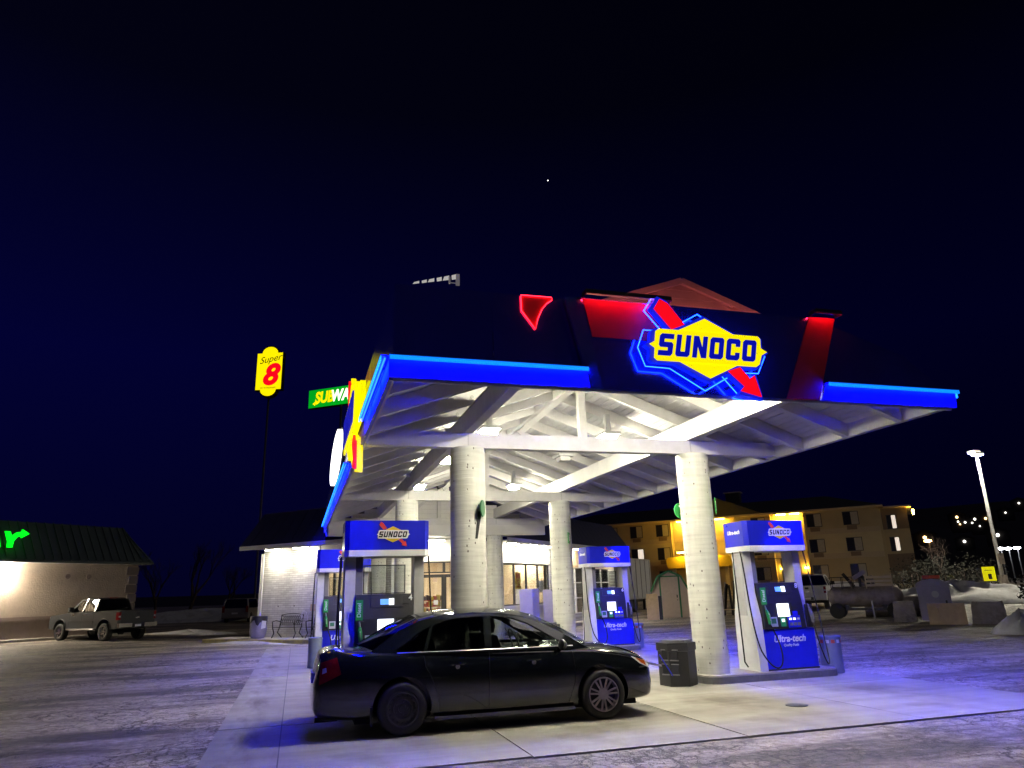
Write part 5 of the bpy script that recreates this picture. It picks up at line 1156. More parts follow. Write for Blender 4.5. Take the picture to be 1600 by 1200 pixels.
# =================================================================== takeaway building on the left
def takeaway():
    t = thing("takeaway_building", "low beige stucco building with dark ribbed metal roof at far left", "building", (-8.3, 43.7, .1), world=True)
    T = rotz(RAD(45), (-8.3, 43.7, 0)) @ Matrix.Translation((-22, 0, 0))   # local x towards the near corner at x=22, -y outside
    def bx(x0, x1, y0, y1, z0, z1, name, m, par=t): b = MB(); b.box(x0, x1, y0, y1, z0, z1); return b.build(name, m, par, T)
    bx(0, 22, 0, .3, 1.16, 3.78, "wall", "stucco"); bx(0, 22, .01, .3, -.1, 1.0, "lower_wall", "stucco_dark"); bx(0, 22.02, -.05, .3, 1.001, 1.159, "band_course", "stucco_dark")
    bx(21.7, 22.0, .301, 10, -.1, 3.78, "side_wall", "stucco")
    z = 1.25; k = 0
    while z < 3.2:
        w = .62 if k % 2 == 0 else .48; bx(22.01-w, 22.03, -.045, .31, z, z+.40, "quoin", "quoin"); z += .46; k += 1
    for x, zz in ((18.3, 3.0), (19.35, 2.98)):
        b = MB(); b.cyl((x, -.02, zz), (x, .0, zz), .12, n=16); b.build("wall_plate", "stucco_dark", t, T); b = MB(); b.cyl((x, -.06, zz), (x, -.021, zz), .05, n=10); b.build("spigot", "stucco_dark", t, T)
    # roof: ribbed slope with hipped end
    x = 0.0
    while x < 22.4:
        x1 = min(x + .42, 22.5); bx_top0 = min(x, 21.3); bx_top1 = min(x1, 21.3)
        b = MB(); b.prism([(x+.006, -.55, 3.72), (x1-.006, -.55, 3.72), (bx_top1-.004 if bx_top1 > bx_top0 else bx_top1+.01, .75, 5.55), (bx_top0, .75, 5.55)], (0, .03, .04)); b.build("roof_panel", "roof_metal", t, T)
        b = MB(); b.beam((x, -.56, 3.775), (bx_top0, .74, 5.605), .035, .05); b.build("roof_rib", "roof_metal", t, T); x = x1
    b = MB(); b.prism([(22.5, -.55, 3.72), (22.5, 10, 3.72), (21.3, 10, 5.55), (21.3, .75, 5.55)], (-.02, 0, -.03)); b.build("roof_panel", "roof_metal", t, T)
    bx(0, 22.5, -.58, .0, 3.62, 3.715, "fascia", "roof_metal"); bx(0, 22.4, -.5, .3, 3.60, 3.618, "soffit", "white_paint"); bx(0, 21.3, .75, 9, 5.5, 5.56, "roof_deck", "roof_metal")
    # wall lamp (lit)
    b = MB(); b.box(14.98, 15.32, -.16, -.0, 3.22, 3.50); wl = b.build("wall_lamp", "dark_frame", t, T); b = MB(); b.prism([(15.0, -.30, 3.26), (15.3, -.30, 3.26), (15.3, -.165, 3.22), (15.0, -.165, 3.22)], (0, 0, .12)); b.build("lens", "wall_lamp_lens", wl, T)
    # kerb strip in front
    for i in range(6):
        b = MB(); b.box(10+i*2, 11.98+i*2, -.85, -.001, 0, .2); b.build("kerb_stone", "pavement", t, T)
    # roof sign, only its last letters in view
    sg = thing("roof_sign", "bright green lit letters ending in an arrow on the ribbed roof", "sign", tuple((T @ Vector((15.0, -.3, 4.6)))), world=True)
    TT = T @ face_m((0, -.52, 0))
    def poly(pts, nm): b = MB(); b.prism([TT @ Vector((15.9 + (x-16.7)*.68, 4.25 + (z-4.12)*.70, 0)) for x, z in pts], TT.to_3x3() @ Vector((0, 0, .10))); b.build(nm, "lit_green", sg)
    x0 = 14.0
    poly([(x0,4.12),(x0+.32,4.12),(x0+.40,4.3),(x0+.62,4.3),(x0+.70,4.12),(x0+1.0,4.12),(x0+.72,5.15),(x0+.30,5.15)], "letter")
    x0 = 15.15
    poly([(x0+.25,4.12),(x0+.58,4.12),(x0+.60,4.5),(x0+.78,4.78),(x0+1.05,4.92),(x0+1.05,4.75),(x0+1.55,5.05),(x0+1.05,5.32),(x0+1.05,5.18),(x0+.72,5.1),(x0+.42,4.86),(x0+.30,5.15),(x0-.02,5.15),(x0+.24,4.5)], "letter")
    b = MB(); b.box(13.3, 15.3, -.515, -.45, 4.2, 4.26); b.build("rail", "dark_steel", sg, T)
    for xx in (13.6, 15.1): b = MB(); b.beam((xx, -.48, 4.2), (xx, -.0, 4.42), .05, .05); b.build("bracket", "dark_steel", sg, T)
takeaway()
# =================================================================== tall roadside signs
def pole_sign_panel():
    t = thing("pole_sign", "tall green and yellow lit SUBWAY pole sign above the shop roof", "sign", (2.2, 59.9, 0), world=True)
    a = 4/3
    P0 = Vector((.19*a, 45*a, 0)); P1 = Vector((2.95*a, 44.88*a, 0)); d = (P1-P0).normalized(); zc = 1.65 + (13.8-1.65)*a
    T = face_m((P0 + (P1-P0)*.5) + Vector((0, 0, zc)), tuple(d)) @ Matrix.Rotation(RAD(11), 4, 'Z')
    # the cabinet is level; its apparent slope comes from turning it towards the road
    T = face_m((P0 + (P1-P0)*.52) + Vector((0, 0, zc+.15)), (.80, -.60, 0))
    w = 2.55; h = .80
    def bx(x0, x1, y0, y1, z0, z1, nm, m, par=t): b = MB(); b.box(x0, x1, y0, y1, z0, z1); return b.build(nm, m, par, T)
    bx(-w, w, -h, h, -.5, -.012, "cabinet", "dark_frame"); f = bx(-w+.02, w-.02, -h+.02, h-.02, -.011, .02, "lit_face", "lit_green_panel")
    text("lettering", "SUB", 1.35, "lit_yellow", f, T @ Matrix.Translation((-.95, -.0, .03)), .02, .12, .05, .78); text("lettering", "WAY", 1.35, "lit_white_side", f, T @ Matrix.Translation((.95, -.0, .03)), .02, .12, .05, .78)
    b = MB(); b.prism([T @ Vector(p) for p in ((-2.1, -.45, .03), (-1.85, -.28, .03), (-1.85, -.40, .03), (-1.6, -.40, .03), (-1.6, -.52, .03), (-1.85, -.52, .03), (-1.85, -.64, .03))], T.to_3x3() @ Vector((0, 0, .02))); b.build("arrow", "lit_yellow", f)
    c = T @ Vector((.6, -h, -.25)); b = MB(); b.cyl((c.x, c.y, 0), (c.x, c.y, c.z), .10, n=12); b.build("pole", "pole_grey", t)
pole_sign_panel()
def motel_sign():
    t = thing("pole_sign", "tall yellow shaped Super 8 motel pole sign in the night sky", "sign", (-3.8, 69.9, 0), world=True)
    T = face_m((-3.70, 69.9, 22.95), (.93, -.36, 0)); w = 1.33; h = 1.92
    def prof(g):
        W, H = w-g, h-g; pts = [(-W, -H), (-W+.45, -H)] + [(-.0 - (W-.48)*cos(pi*i/10), -H - (.72-g)*sin(pi*i/10)) for i in range(11)] + [(W-.45, -H), (W, -H), (W, H), (W-.45, H)] + [((W-.48)*cos(pi*i/10), H + (.72-g)*sin(pi*i/10)) for i in range(11)] + [(-W+.45, H), (-W, H)]
        return pts
    def pz(pts, z0, z1, nm, m, par=t): b = MB(); b.prism([T @ Vector((x, y, z0)) for x, y in pts], T.to_3x3() @ Vector((0, 0, z1-z0))); return b.build(nm, m, par)
    pz(prof(0), -.6, -.01, "cabinet", "dark_frame"); f = pz(prof(.07), -.008, .03, "lit_face", "lit_yellow")
    text("lettering", "Super", .95, "ink", f, T @ Matrix.Translation((.02, 1.22, .04)) @ Matrix.Rotation(RAD(10), 4, 'Z'), .01, .45, -.003)
    text("lettering", "8", 2.9, "lit_red", f, T @ Matrix.Translation((.08, -.45, .05)), .02, .25, .12)
    text("lettering", "BY WYNDHAM", .22, "goods_yellow", f, T @ Matrix.Translation((0, -1.7, .04)), .01, 0, 0)
    b = MB(); c = T @ Vector((0, 0, -.3)); b.cyl((c.x, c.y, 0), (c.x, c.y, 21.2), .10, n=12); b.build("pole", "pole_grey", t)
motel_sign()
def billboard():
    t = thing("billboard", "unlit billboard back with glowing catwalk showing above the canopy", "billboard", (7.2, 44, 0), world=True)
    s = 1.12
    P0 = Vector((5.78*s, 39.58*s, 0)); P1 = Vector((8.46*s, 39.10*s, 0)); z0 = 1.65 + (19.75-1.65)*s; z1 = 1.65 + (20.45-1.65)*s
    d = (P1-P0).normalized(); up = Vector((0, 0, 1))
    A = P0 + up*z0; B = P1 + up*z0; C = P1 + up*z1; D0 = P0 + up*(z0 + .12)
    # wedge of catwalk lattice, lamplight put in as emission
    n = 6
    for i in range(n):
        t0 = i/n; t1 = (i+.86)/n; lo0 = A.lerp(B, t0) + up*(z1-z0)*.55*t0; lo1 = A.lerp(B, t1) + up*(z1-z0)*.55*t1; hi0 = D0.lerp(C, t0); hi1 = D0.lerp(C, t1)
        b = MB(); b.prism([lo0 + d*(.12*(i % 2)), lo1, hi1, hi0 + d*.1], (0, .06, 0)); b.build("catwalk_mesh", "catwalk_glow", t)
    b = MB(); b.box(P1.x - .12, P1.x + .14, P1.y, P1.y + .12, z0 - .05, z1); b.build("hanger", "catwalk_dim_glow", t)
    b = MB(); b.box(P1.x - .62, P1.x - .5, P1.y + .02, P1.y + .12, z0 + .02, z0 + .55); b.build("hanger", "catwalk_dim_glow", t)
    b = MB(); b.box(P1.x - .5, P1.x - .12, P1.y + .03, P1.y + .09, z0 + .08, z0 + .13); b.build("cross_bar", "catwalk_dim_glow", t)
    b = MB(); b.box(5.2*s, 9.4*s, 40*s, 40.3*s, 14*s, z0 - .2); b.build("board", "navy_roof", t)
    b = MB(); b.cyl((7.3*s, 40.6*s, 0), (7.3*s, 40.6*s, 15*s), .4, n=16); b.build("pole", "dark_steel", t)
mat("catwalk_glow", (0.62, 0.60, 0.58), emit=(0.8, 0.77, 0.72), es=0.42)  # emission in place of lamplight on the catwalk
mat("catwalk_dim_glow", (0.3, 0.28, 0.3), emit=(0.5, 0.45, 0.48), es=0.16)  # weaker emission for the hangers and cross bar
billboard()
# =================================================================== hotel behind
def hotel():
    t = thing("hotel_building", "three-storey tan hotel with yellow lit bays behind the pumps", "hotel", (55, 79, 1), world=True)
    # local x runs right to left along the facade from the corner; outside is -y
    T = Matrix.Translation((65.24, 69.06, 0)) @ Matrix.Rotation(RAD(135), 4, 'Z') @ Matrix.Diagonal((1, -1, 1, 1))
    def bx(x0, x1, y0, y1, z0, z1, name, m, par=t): b = MB(); b.box(x0, x1, y0, y1, z0, z1); return b.build(name, m, par, T)
    LN = 44.0; base = .6
    recess = [(8.3, 12.2), (16.6, 25.0)]
    segs = []; x = 0
    for a, c in recess: segs.append((x, a, 0)); segs.append((a, c, 1)); x = c
    segs.append((x, LN, 0))
    for a, c, r in segs:
        y0 = .9*r + .0
        for z0, z1, m in ((base, 4.35, "hotel_tan"), (4.35, 4.95, "hotel_trim"), (4.95, 7.25, "hotel_cream"), (7.25, 7.85, "hotel_trim"), (7.85, 10.0, "hotel_tan")):
            off = -.06 if m == "hotel_trim" else 0; bx(a + (.002 if r else 0), c - (.002 if r else 0), y0+off, y0+.4, z0+.002, z1-.002, "wall", m)
    for a, c in recess:
        bx(a-.2, a-.003, .0, 1.3, base, 10, "return_wall", "hotel_tan"); bx(c+.003, c+.2, .0, 1.3, base, 10, "return_wall", "hotel_tan")
    def win(x0, z0, y=0.0, w=1.6, h=1.45, lit=0, ac=True, par=t):
        f = MB(); 
        for (a, b_, c, d) in ((x0-.07, x0, z0-.07, z0+h+.07), (x0+w, x0+w+.07, z0-.07, z0+h+.07), (x0, x0+w, z0-.07, z0), (x0, x0+w, z0+h, z0+h+.07), (x0+w/2-.03, x0+w/2+.03, z0, z0+h)): f.box(a, b_, y-.05, y-.003, c, d)
        fo = f.build("window", "dark_frame", par, T)
        g = MB(); g.box(x0+w/2+.03, x0+w, y-.02, y-.004, z0, z0+h); g.build("pane", "win_dark", fo, T); g = MB(); g.box(x0, x0+w/2-.03, y-.02, y-.004, z0, z0+h); g.build("pane", "window_lit" if lit else "curtain", fo, T)
        if ac: bx(x0+.25, x0+w-.25, y-.14, y-.001, z0-.62, z0-.12, "air_conditioner", "hotel_brown", fo)
    rnd = random.Random(3)
    for zi, z0 in enumerate((2.15, 5.18, 8.22)):
        for x0 in (2.2, 6.3, 12.9, 25.35, 29.0, 32.6, 36.2, 39.8): win(x0, z0, 0, lit=(zi == 1 and x0 == 29.0))
        for x0 in (): pass
    # eave and hipped roof
    b = MB(); b.prism([(-.6, -.7, 10.0), (LN+.6, -.7, 10.0), (LN+.6, 12.7, 10.0), (-.6, 12.7, 10.0)], (0, 0, .22)); b.build("eave", "hotel_trim", t, T)
    b = MB(); b.add([(-.6, -.7, 10.23), (LN+.6, -.7, 10.23), (LN+.6, 12.7, 10.23), (-.6, 12.7, 10.23), (6, 6, 12.4), (LN-6, 6, 12.4)], [(0, 1, 5, 4), (1, 2, 5), (2, 3, 4, 5), (3, 0, 4)]); rf = b.build("roof", "hotel_roof", t, T)
    b = MB(); b.add([(13, -.7, 10.25), (24, -.7, 10.25), (18.5, -.7, 12.6), (18.5, 7, 12.6), (13, 7, 10.25), (24, 7, 10.25)], [(0, 1, 2), (0, 2, 3, 4), (1, 5, 3, 2)]); b.build("gable", "hotel_roof", rf, T)
    bx(15.9, 17.7, 1.5, 2.8, 12.0, 13.3, "cupola", "hotel_roof", rf); bx(15.7, 17.9, 1.3, 3.0, 13.301, 13.42, "cupola_cap", "hotel_trim", rf)
    # end bay at the right, set back
    for z0, z1, m in ((base, 4.6, "hotel_brown"), (4.6, 7.4, "hotel_tan"), (7.4, 9.85, "hotel_brown")): bx(-3.0, -.003, .7, 1.1, z0, z1-.003, "wall", m)
    bx(-3.0, -2.6, 1.103, 12, base, 9.85, "end_wall", "hotel_brown"); bx(-.25, -.002, .0, .699, base, 9.85, "return_wall", "hotel_tan")
    bx(-3.5, -.61, .1, 12.5, 9.86, 10.05, "eave", "hotel_trim")
    win(-1.7, 4.95, .7, .9, 1.5, 1, False); win(-1.7, 7.5, .7, .9, 1.5, 1, False)
    # soffit lamps over the lit bays (sodium coloured)
    for x0, y in ((9.3, .3), (10.9, .3), (18.5, .3), (23.6, .3), (21.0, .3)):
        bx(x0-.55, x0+.55, y-.12, y+.12, 9.90, 9.99, "soffit_lamp", "sodium_lens")
    l = bx(-3.75, -3.55, .6, .9, 9.3, 9.5, "flood_lamp", "sodium_lens"); bx(-3.75, -3.55, .95, 1.2, 9.0, 9.2, "flood_lamp", "sodium_lens"); bx(-3.56, -2.9, .7, .8, 9.35, 9.4, "lamp_arm", "dark_steel")
    for x0 in (8.75, 11.6): b = MB(); b.box(x0-.2, x0+.2, .7, .9, 3.35, 3.5); b.build("wall_lamp", "sodium_lens", t, T)
    # porch with rounded yellow fascia
    b = MB(); pts = []
    for cx, cz, a0 in ((24.6, 4.85, 0), (17.4, 4.85, 90), (17.4, 4.35, 180), (24.6, 4.35, 270)):
        for k in range(5): a = RAD(a0 + 22.5*k); pts.append((cx + .45*cos(a), -3.0, cz + .45*sin(a)))
    b.prism(pts, (0, 3.6, 0)); b.build("porch_fascia", "porch_yellow", t, T)
    for x0 in (17.6, 24.2): b = MB(); b.box(x0-.2, x0+.2, -2.8, -2.4, base, 3.898); b.build("porch_post", "hotel_cream", t, T)
    for x0 in (19.0, 21.0, 23.0): bx(x0-.4, x0+.4, -3.55, -3.35, 5.75, 5.85, "porch_lamp", "sodium_lens")
    for x0 in (19.0, 21.0, 23.0): b = MB(); b.beam((x0, -3.35, 5.8), (x0, -2.0, 5.35), .05, .05); b.build("lamp_arm", "dark_steel", t, T)
mat("porch_yellow", (0.62, 0.47, 0.04), 0.6, var=0.08)
hotel()
# =================================================================== things at the back of the lot
def shed():
    t = thing("garden_shed", "small barn-roofed shed with green trim behind the right front column", "shed", (19.9, 37.0, gz(19.9, 37)), RAD(-28))
    W = .98; D = 1.9
    prof = [(-W, 0), (W, 0), (W, 1.45), (W*.62, 2.15), (0, 2.42), (-W*.62, 2.15), (-W, 1.45)]
    b = MB(); b.prism([(x, 0, z) for x, z in prof], (0, D, 0)); b.build("wall", "shed_wall", t)
    top = [(-W-.06, 1.40), (-W*.62-.03, 2.19), (0, 2.48), (W*.62+.03, 2.19), (W+.06, 1.40)]
    for a, c in zip(top, top[1:]):
        b = MB(); b.prism([(a[0], -.10, a[1]), (c[0], -.10, c[1]), (c[0], -.10, c[1]+.05), (a[0], -.10, a[1]+.05)], (0, D+.2, 0)); b.build("roof_panel", "light_grey", t)
        b = MB(); b.beam((a[0], -.12, a[1]+.0), (c[0], -.12, c[1]+.0), .03, .10); b.build("trim", "green_trim", t)
    for x in (-.52, .52): b = MB(); b.box(x-.045, x+.045, -.03, -.002, 0, 2.16); b.build("trim", "green_trim", t)
    b = MB(); b.box(-.565, .565, -.034, -.004, 2.161, 2.23); b.build("trim", "green_trim", t)
    d = MB(); d.box(-.47, .47, -.022, -.003, .05, 2.1); d = d.build("door", "shed_wall", t); b = MB(); b.box(.34, .40, -.05, -.023, 1.05, 1.2); b.build("handle", "dark_steel", d); b = MB(); b.box(.36, .40, -.05, -.023, .9, .95); b.build("latch", "dark_steel", d)
shed()
def boards():
    t = thing("plywood_sheet", "upright plywood sheet leaning in front of the shed", "board", (18.1, 35.7, gz(18, 35.7)), RAD(-28))
    b = MB(); b.prism([(-.30, -.05, 0), (.30, -.05, 0), (.30, .10, 1.32), (-.30, .10, 1.32)], (0, .025, 0)); b.build("sheet", "wood_board", t); b = MB(); b.box(.33, .5, .1, .25, 0, 1.2); b.build("prop", "dark_frame", t)
    t = thing("plywood_sheet", "tan plywood sheet leaning on the violet cabinet", "board", (23.5, 22.35, gz(23.5, 22)), RAD(-47))
    b = MB(); b.prism([(-.62, 0, 0), (.62, 0, 0), (.62, .18, .76), (-.62, .18, .76)], (0, .025, 0)); b.build("sheet", "wood_board", t); b = MB(); b.box(-.3, -.25, .05, .22, 0, .6); b.build("prop", "wood_board", t)
boards()
def cabinet():
    t = thing("plastic_cabinet", "violet grey domed plastic cabinet behind the leaning tan sheet", "cabinet", (24.35, 23.6, .1), RAD(-47))
    b = MB(); b.prism([(-.56, -.5, 0), (.56, -.5, 0), (.56, .5, 0), (-.56, .5, 0)], (0, 0, 1.28)); b.build("body", "cabinet_violet", t)
    b = MB(); rows = []
    for i in range(7): a = pi*i/6; rows.append([(-.62*cos(a), y, 1.285 + .28*sin(a)) for y in (-.55, .55)])
    b.grid(rows); b.prism([(-.62*cos(pi*i/6), -.55, 1.285 + .28*sin(pi*i/6)) for i in range(7)], (0, .01, 0)); b.build("dome", "cabinet_violet", t, smooth=40)
    b = MB(); b.box(-.46, .46, -.525, -.501, .08, 1.2); d = b.build("door", "cabinet_violet", t); b = MB(); b.cyl((.05, -.526, .98), (.05, -.532, .98), .13, n=18); b.build("emblem", "light_grey", d); b = MB(); b.box(.36, .42, -.56, -.526, .6, .75); b.build("latch", "dark_steel", d)
    b = MB(); b.box(-.62, .62, -.56, .56, -.02, .02); b.build("skid", "light_grey", t)
    b = MB(); b.box(-.3, .3, -.2, .2, 1.575, 1.70); b.build("red_cover", "goods_red", t)
cabinet()
def tank_trailer():
    t = thing("tank_trailer", "weathered propane tank trailer loaded with scrap beside the white pickup", "trailer", (24.3, 27.3, .08), RAD(-45))
    b = MB(); L = 1.25; prof = [(.001, -L-.28), (.2, -L-.24), (.36, -L-.12), (.44, -L)] + [(.44, -L + 2*L*i/8) for i in range(1, 9)] + [(.36, L+.12), (.2, L+.24), (.001, L+.28)]
    T = Matrix.Translation((0, 0, .92)) @ Matrix.Rotation(RAD(90), 4, 'Y'); b.lathe(prof, 28); b.build("tank", "tank_metal", t, T, smooth=50)
    b = MB(); b.cyl((0, 0, 1.34), (0, 0, 1.50), .16, n=16); b.build("valve_dome", "tank_metal", t)
    for x in (-1.2, -.4, .45, 1.2): b = MB(); b.lathe([(.445, -.02), (.452, -.015), (.452, .015), (.445, .02)], 28, cap=False); b.build("weld_band", "tank_metal", t, Matrix.Translation((x, 0, .92)) @ Matrix.Rotation(RAD(90), 4, 'Y'))
    for x in (-.75, .75): b = MB(); b.box(x-.09, x+.09, -.4, .4, .42, .56); b.build("saddle", "dark_steel", t)
    b = MB(); b.box(-1.4, 1.4, -.42, -.34, .34, .42); b.box(-1.4, 1.4, .34, .42, .34, .42); b.build("chassis", "dark_steel", t)
    for x in (-1.15, 1.15):
        for y in (-.55, .55): b = MB(); b.lathe([(.12, -.09), (.30, -.09), (.33, -.05), (.33, .05), (.30, .09), (.12, .09)], 24, axis='y'); b.build("wheel", "rubber", t, Matrix.Translation((x, y, .33)), smooth=40)
    b = MB(); b.tube([(.30, -.62, .0), (.28, -.6, .75)], .035, 8); b.build("jack_post", "light_grey", t)
    # cage and slatted crate on top
    b = MB()
    for x in (-1.3, -.85, -.4): 
        for y in (-.35, .35): b.tube([(x, y, 1.25), (x, y, 1.78)], .015, 5)
    for z in (1.52, 1.77):
        b.tube([(-1.3, -.35, z), (-.4, -.35, z)], .015, 5); b.tube([(-1.3, .35, z), (1.2, .35, z)], .015, 5)
    b.build("cage", "iron", t)
    for k in range(3): b = MB(); b.box(.15, 1.15, -.38, -.34, 1.34 + k*.17, 1.44 + k*.17); b.build("crate_slat", "stucco", t)
    for x in (.12, 1.15): b = MB(); b.box(x, x+.05, -.335, -.30, 1.25, 1.85); b.build("crate_post", "stucco", t)
    rnd = random.Random(4); 
    for k in range(7):
        p = Vector((rnd.uniform(-.7, .5), rnd.uniform(-.2, .25), 1.35)); q_ = p + Vector((rnd.uniform(-.5, .5), rnd.uniform(-.1, .1), rnd.uniform(.25, .6))); b = MB(); b.beam(p, q_, .08, .14); b.build("scrap_bar", rnd.choice(["brown_rug", "tank_metal", "dark_steel"]), t)
    b = MB(); b.beam((-.35, -.2, 1.70), (.15, -.1, 2.0), .28, .16); b.build("scrap_panel", "cabinet_violet", t)
tank_trailer()
def block(lab, u, v, w, d, h, rz, seed, m="concrete_rough", grp="concrete blocks at the lot edge"):
    rnd = random.Random(seed); bm = bmesh.new(); bmesh.ops.create_cube(bm, size=1); bmesh.ops.subdivide_edges(bm, edges=bm.edges[:], cuts=4, use_grid_fill=True)
    for vv in bm.verts:
        vv.co.x *= w; vv.co.y *= d; vv.co.z = (vv.co.z + .5)*h
        if vv.co.z > .02: vv.co += Vector((rnd.uniform(-1, 1)*.035, rnd.uniform(-1, 1)*.035, rnd.uniform(-1, 1)*.03)); k = 1 - .16*(vv.co.z/h); vv.co.x *= k; vv.co.y *= k
    me = bpy.data.meshes.new("block"); bm.to_mesh(me); bm.free(); sharp(me, 28); o = link("concrete_block", me, m); o.location = (u, v, gz(u, v)-.02); o.rotation_euler = (0, 0, rz); tag(o, lab, "concrete block", grp); return o
block("stained concrete block right of the tank trailer", 24.2, 25.1, .85, .7, .82, RAD(-45), 1); block("dark broken concrete block between the tan sheet and the snowy heap", 25.0, 21.9, 1.15, .8, .80, RAD(-49), 5)
def culvert():
    t = thing("concrete_pipe", "rounded concrete pipe lying behind the violet cabinet", "pipe", (27.2, 28.4, gz(27, 28)), RAD(-45))
    b = MB(); b.lathe([(.36, -1.5), (.46, -1.5), (.46, 1.5), (.36, 1.5)], 28, axis='z'); T = Matrix.Translation((0, 0, .46)) @ Matrix.Rotation(RAD(90), 4, 'Y'); b.build("barrel", "concrete_rough", t, T, smooth=40)
culvert()
snow_mound("snow_heap", "dirty snow heap at the right edge of the lot", (21.3, 17.6), .95, .7, .52, 11)
snow_mound("snow_bank", "pale snow bank sloping below the street lamp hedge", (37.5, 35.0), 6.0, 2.2, .9, 12, rz=RAD(-45))
snow_mound("snow_bank", "long snow strip before the hotel wall", (54.5, 66.5), 9.0, 1.2, .5, 13, rz=RAD(135))
snow_mound("snow_heap", "low dirty snow heap behind the grey pickup", (-5.2, 41.3), 2.4, .9, .17, 14, rz=RAD(-30))
snow_mound("snow_bank", "snow bank along the dark tree line at left", (-7.0, 64), 11, 2.0, .7, 15)
snow_mound("snow_strip", "thin snow strip along the yellow kerb by the bin", (-1.6, 30.75), 2.0, .16, .09, 16, rz=RAD(-45))
snow_mound("snow_strip", "narrow icy streak on the asphalt at far left", (-9.2, 25.6), 1.2, .12, .025, 17, rz=RAD(60))
def street_lamp():
    t = thing("street_lamp", "tall grey twin-head lot lamp shining at the right", "street lamp", (45.9, 38.6, 1.3))
    b = MB(); b.cyl((0, 0, 0), (0, 0, 8.75), .13, .10, 14); b.build("pole", "light_grey", t, smooth=60)
    b = MB(); b.cyl((0, 0, -.2), (0, 0, .5), .28, n=16); b.build("footing", "concrete_rough", t)
    for dx, dy, z, nm in ((-.55, -.55, 8.65, 0), (.35, .45, 9.0, 1)):
        b = MB(); b.beam((0, 0, z-.05), (dx*.5, dy*.5, z), .06, .06); b.build("arm", "light_grey", t)
        b = MB(); b.box(dx-.34, dx+.34, dy-.26, dy+.26, z, z+.14); h = b.build("lamp_head", "light_grey", t); b = MB(); b.box(dx-.30, dx+.30, dy-.22, dy+.22, z-.05, z-.003); b.build("lens", "street_lens", h)
    b = MB(); b.box(-.2, .2, -.26, -.14, 1.2, 1.9); b.build("control_box", "tank_metal", t)
street_lamp()
def notice_sign():
    t = thing("notice_sign", "bright yellow notice board on the foot of the lot lamp", "sign", (42.0, 36.2, 1.15), RAD(-50)); t.scale = (.66,)*3
    b = MB(); b.box(-.04, .04, -.02, .02, 0, 1.0); b.build("post", "dark_steel", t); b = MB(); b.box(-.52, .52, -.06, -.021, .45, 1.75); p = b.build("board", "notice_glow", t)
    b = MB(); b.box(-.1, .2, -.066, -.061, .6, 1.1); b.build("print", "ink", p); b = MB(); b.box(-.35, .35, -.066, -.061, 1.4, 1.46); b.build("print", "ink", p)
mat("notice_glow", (0.8, 0.75, 0.02), emit=(0.85, 0.78, 0.0), es=0.55)  # plain board given a yellow glow by emission
notice_sign()
# hedge, shrubs and bare trees
def hedge(lab, c, rx, ry, h, seed, n=1500, name="hedge"):
    rnd = random.Random(seed); t = thing(name, lab, "hedge", c)
    b = MB()
    for _ in range(n):
        a = rnd.uniform(0, 2*pi); r = rnd.random()**.5; z = rnd.random()
        p = Vector((rx*r*cos(a), ry*r*sin(a), h*z*(1 - .45*r*r)*(1 + .2*sin(3*a + seed)))); s = rnd.uniform(.08, .2)
        d = Vector((rnd.uniform(-1, 1), rnd.uniform(-1, 1), rnd.uniform(-.6, 1))).normalized(); e_ = d.orthogonal().normalized()*s*.5
        b.add([p - e_, p + d*s*.6 , p + e_, p - d*s*.6], [(0, 1, 2, 3)])
    o = b.build("foliage", "hedge_leaf", t)
    b = MB()
    for _ in range(14): x, y = rnd.uniform(-rx*.8, rx*.8), rnd.uniform(-ry*.6, ry*.6); b.cyl((x, y, -.1), (x + rnd.uniform(-.2, .2), y, h*.5), .04, .02, 5)
    b.build("stems", "bark", t)
hedge("dark hedge mass below the far white wall at right", (49, 45.5, 1.0), 5.5, 1.8, 2.4, 2, 2200)
hedge("dark rounded bush beside the hotel corner", (52, 52, 1.0), 2.4, 1.6, 2.6, 5, 1200); hedge("dark shrub at the right edge under the lot lamp", (38.5, 28.5, .6), 3.2, 2.0, 1.6, 8, 1500)
def bare_tree(lab, c, h, seed, spread=.6, grp=None, nm="bare_tree"):
    rnd = random.Random(seed); t = thing(nm, lab, "tree", c, group=grp); trunk = MB(); twig = MB()
    def grow(p, d, L, r, lv):
        pts = [p]; q_ = p.copy(); dd = d.copy()
        for i in range(3): dd = (dd + Vector((rnd.uniform(-1, 1), rnd.uniform(-1, 1), rnd.uniform(-.2, .4)))*.14).normalized(); q_ = q_ + dd*L/3; pts.append(q_.copy())
        (trunk if lv < 2 else twig).tube(pts, [r*(1 - .12*i) for i in range(4)], 6 if lv < 2 else 3)
        if lv < 5:
            for k in range(rnd.choice((2, 3, 3)) if lv else 4):
                nd = (dd + Vector((rnd.uniform(-1, 1), rnd.uniform(-1, 1), rnd.uniform(-.1, .6)))*spread).normalized(); grow(pts[rnd.choice((2, 3, 3))], nd, L*rnd.uniform(.62, .82), r*.58, lv+1)
    grow(Vector((0, 0, -.1)), Vector((0, 0, 1)), h*.30, h*.022, 0); trunk.build("trunk", "bark", t, smooth=60); twig.build("crown", "bark", t)
G = "bare trees along the dark left edge"
for i, (u, v, h, lab) in enumerate(((-14.5, 66, 7.5, "wide bare tree just right of the beige building"), (-11.5, 70, 6.5, "smaller bare tree second from the beige building"), (-8.5, 66, 8.0, "tall bare tree midway to the minivan"), (-6.0, 72, 6.5, "bare tree directly left of the minivan"), (-17.5, 74, 8.0, "bare tree behind the beige building end"))):
    bare_tree(lab, (u, v, 0), h, 20 + i, .62, G)
bare_tree("leafless spreading shrub before the far pale wall", (50, 47.5, 1.2), 4.2, 41, .8, None, "bare_shrub")
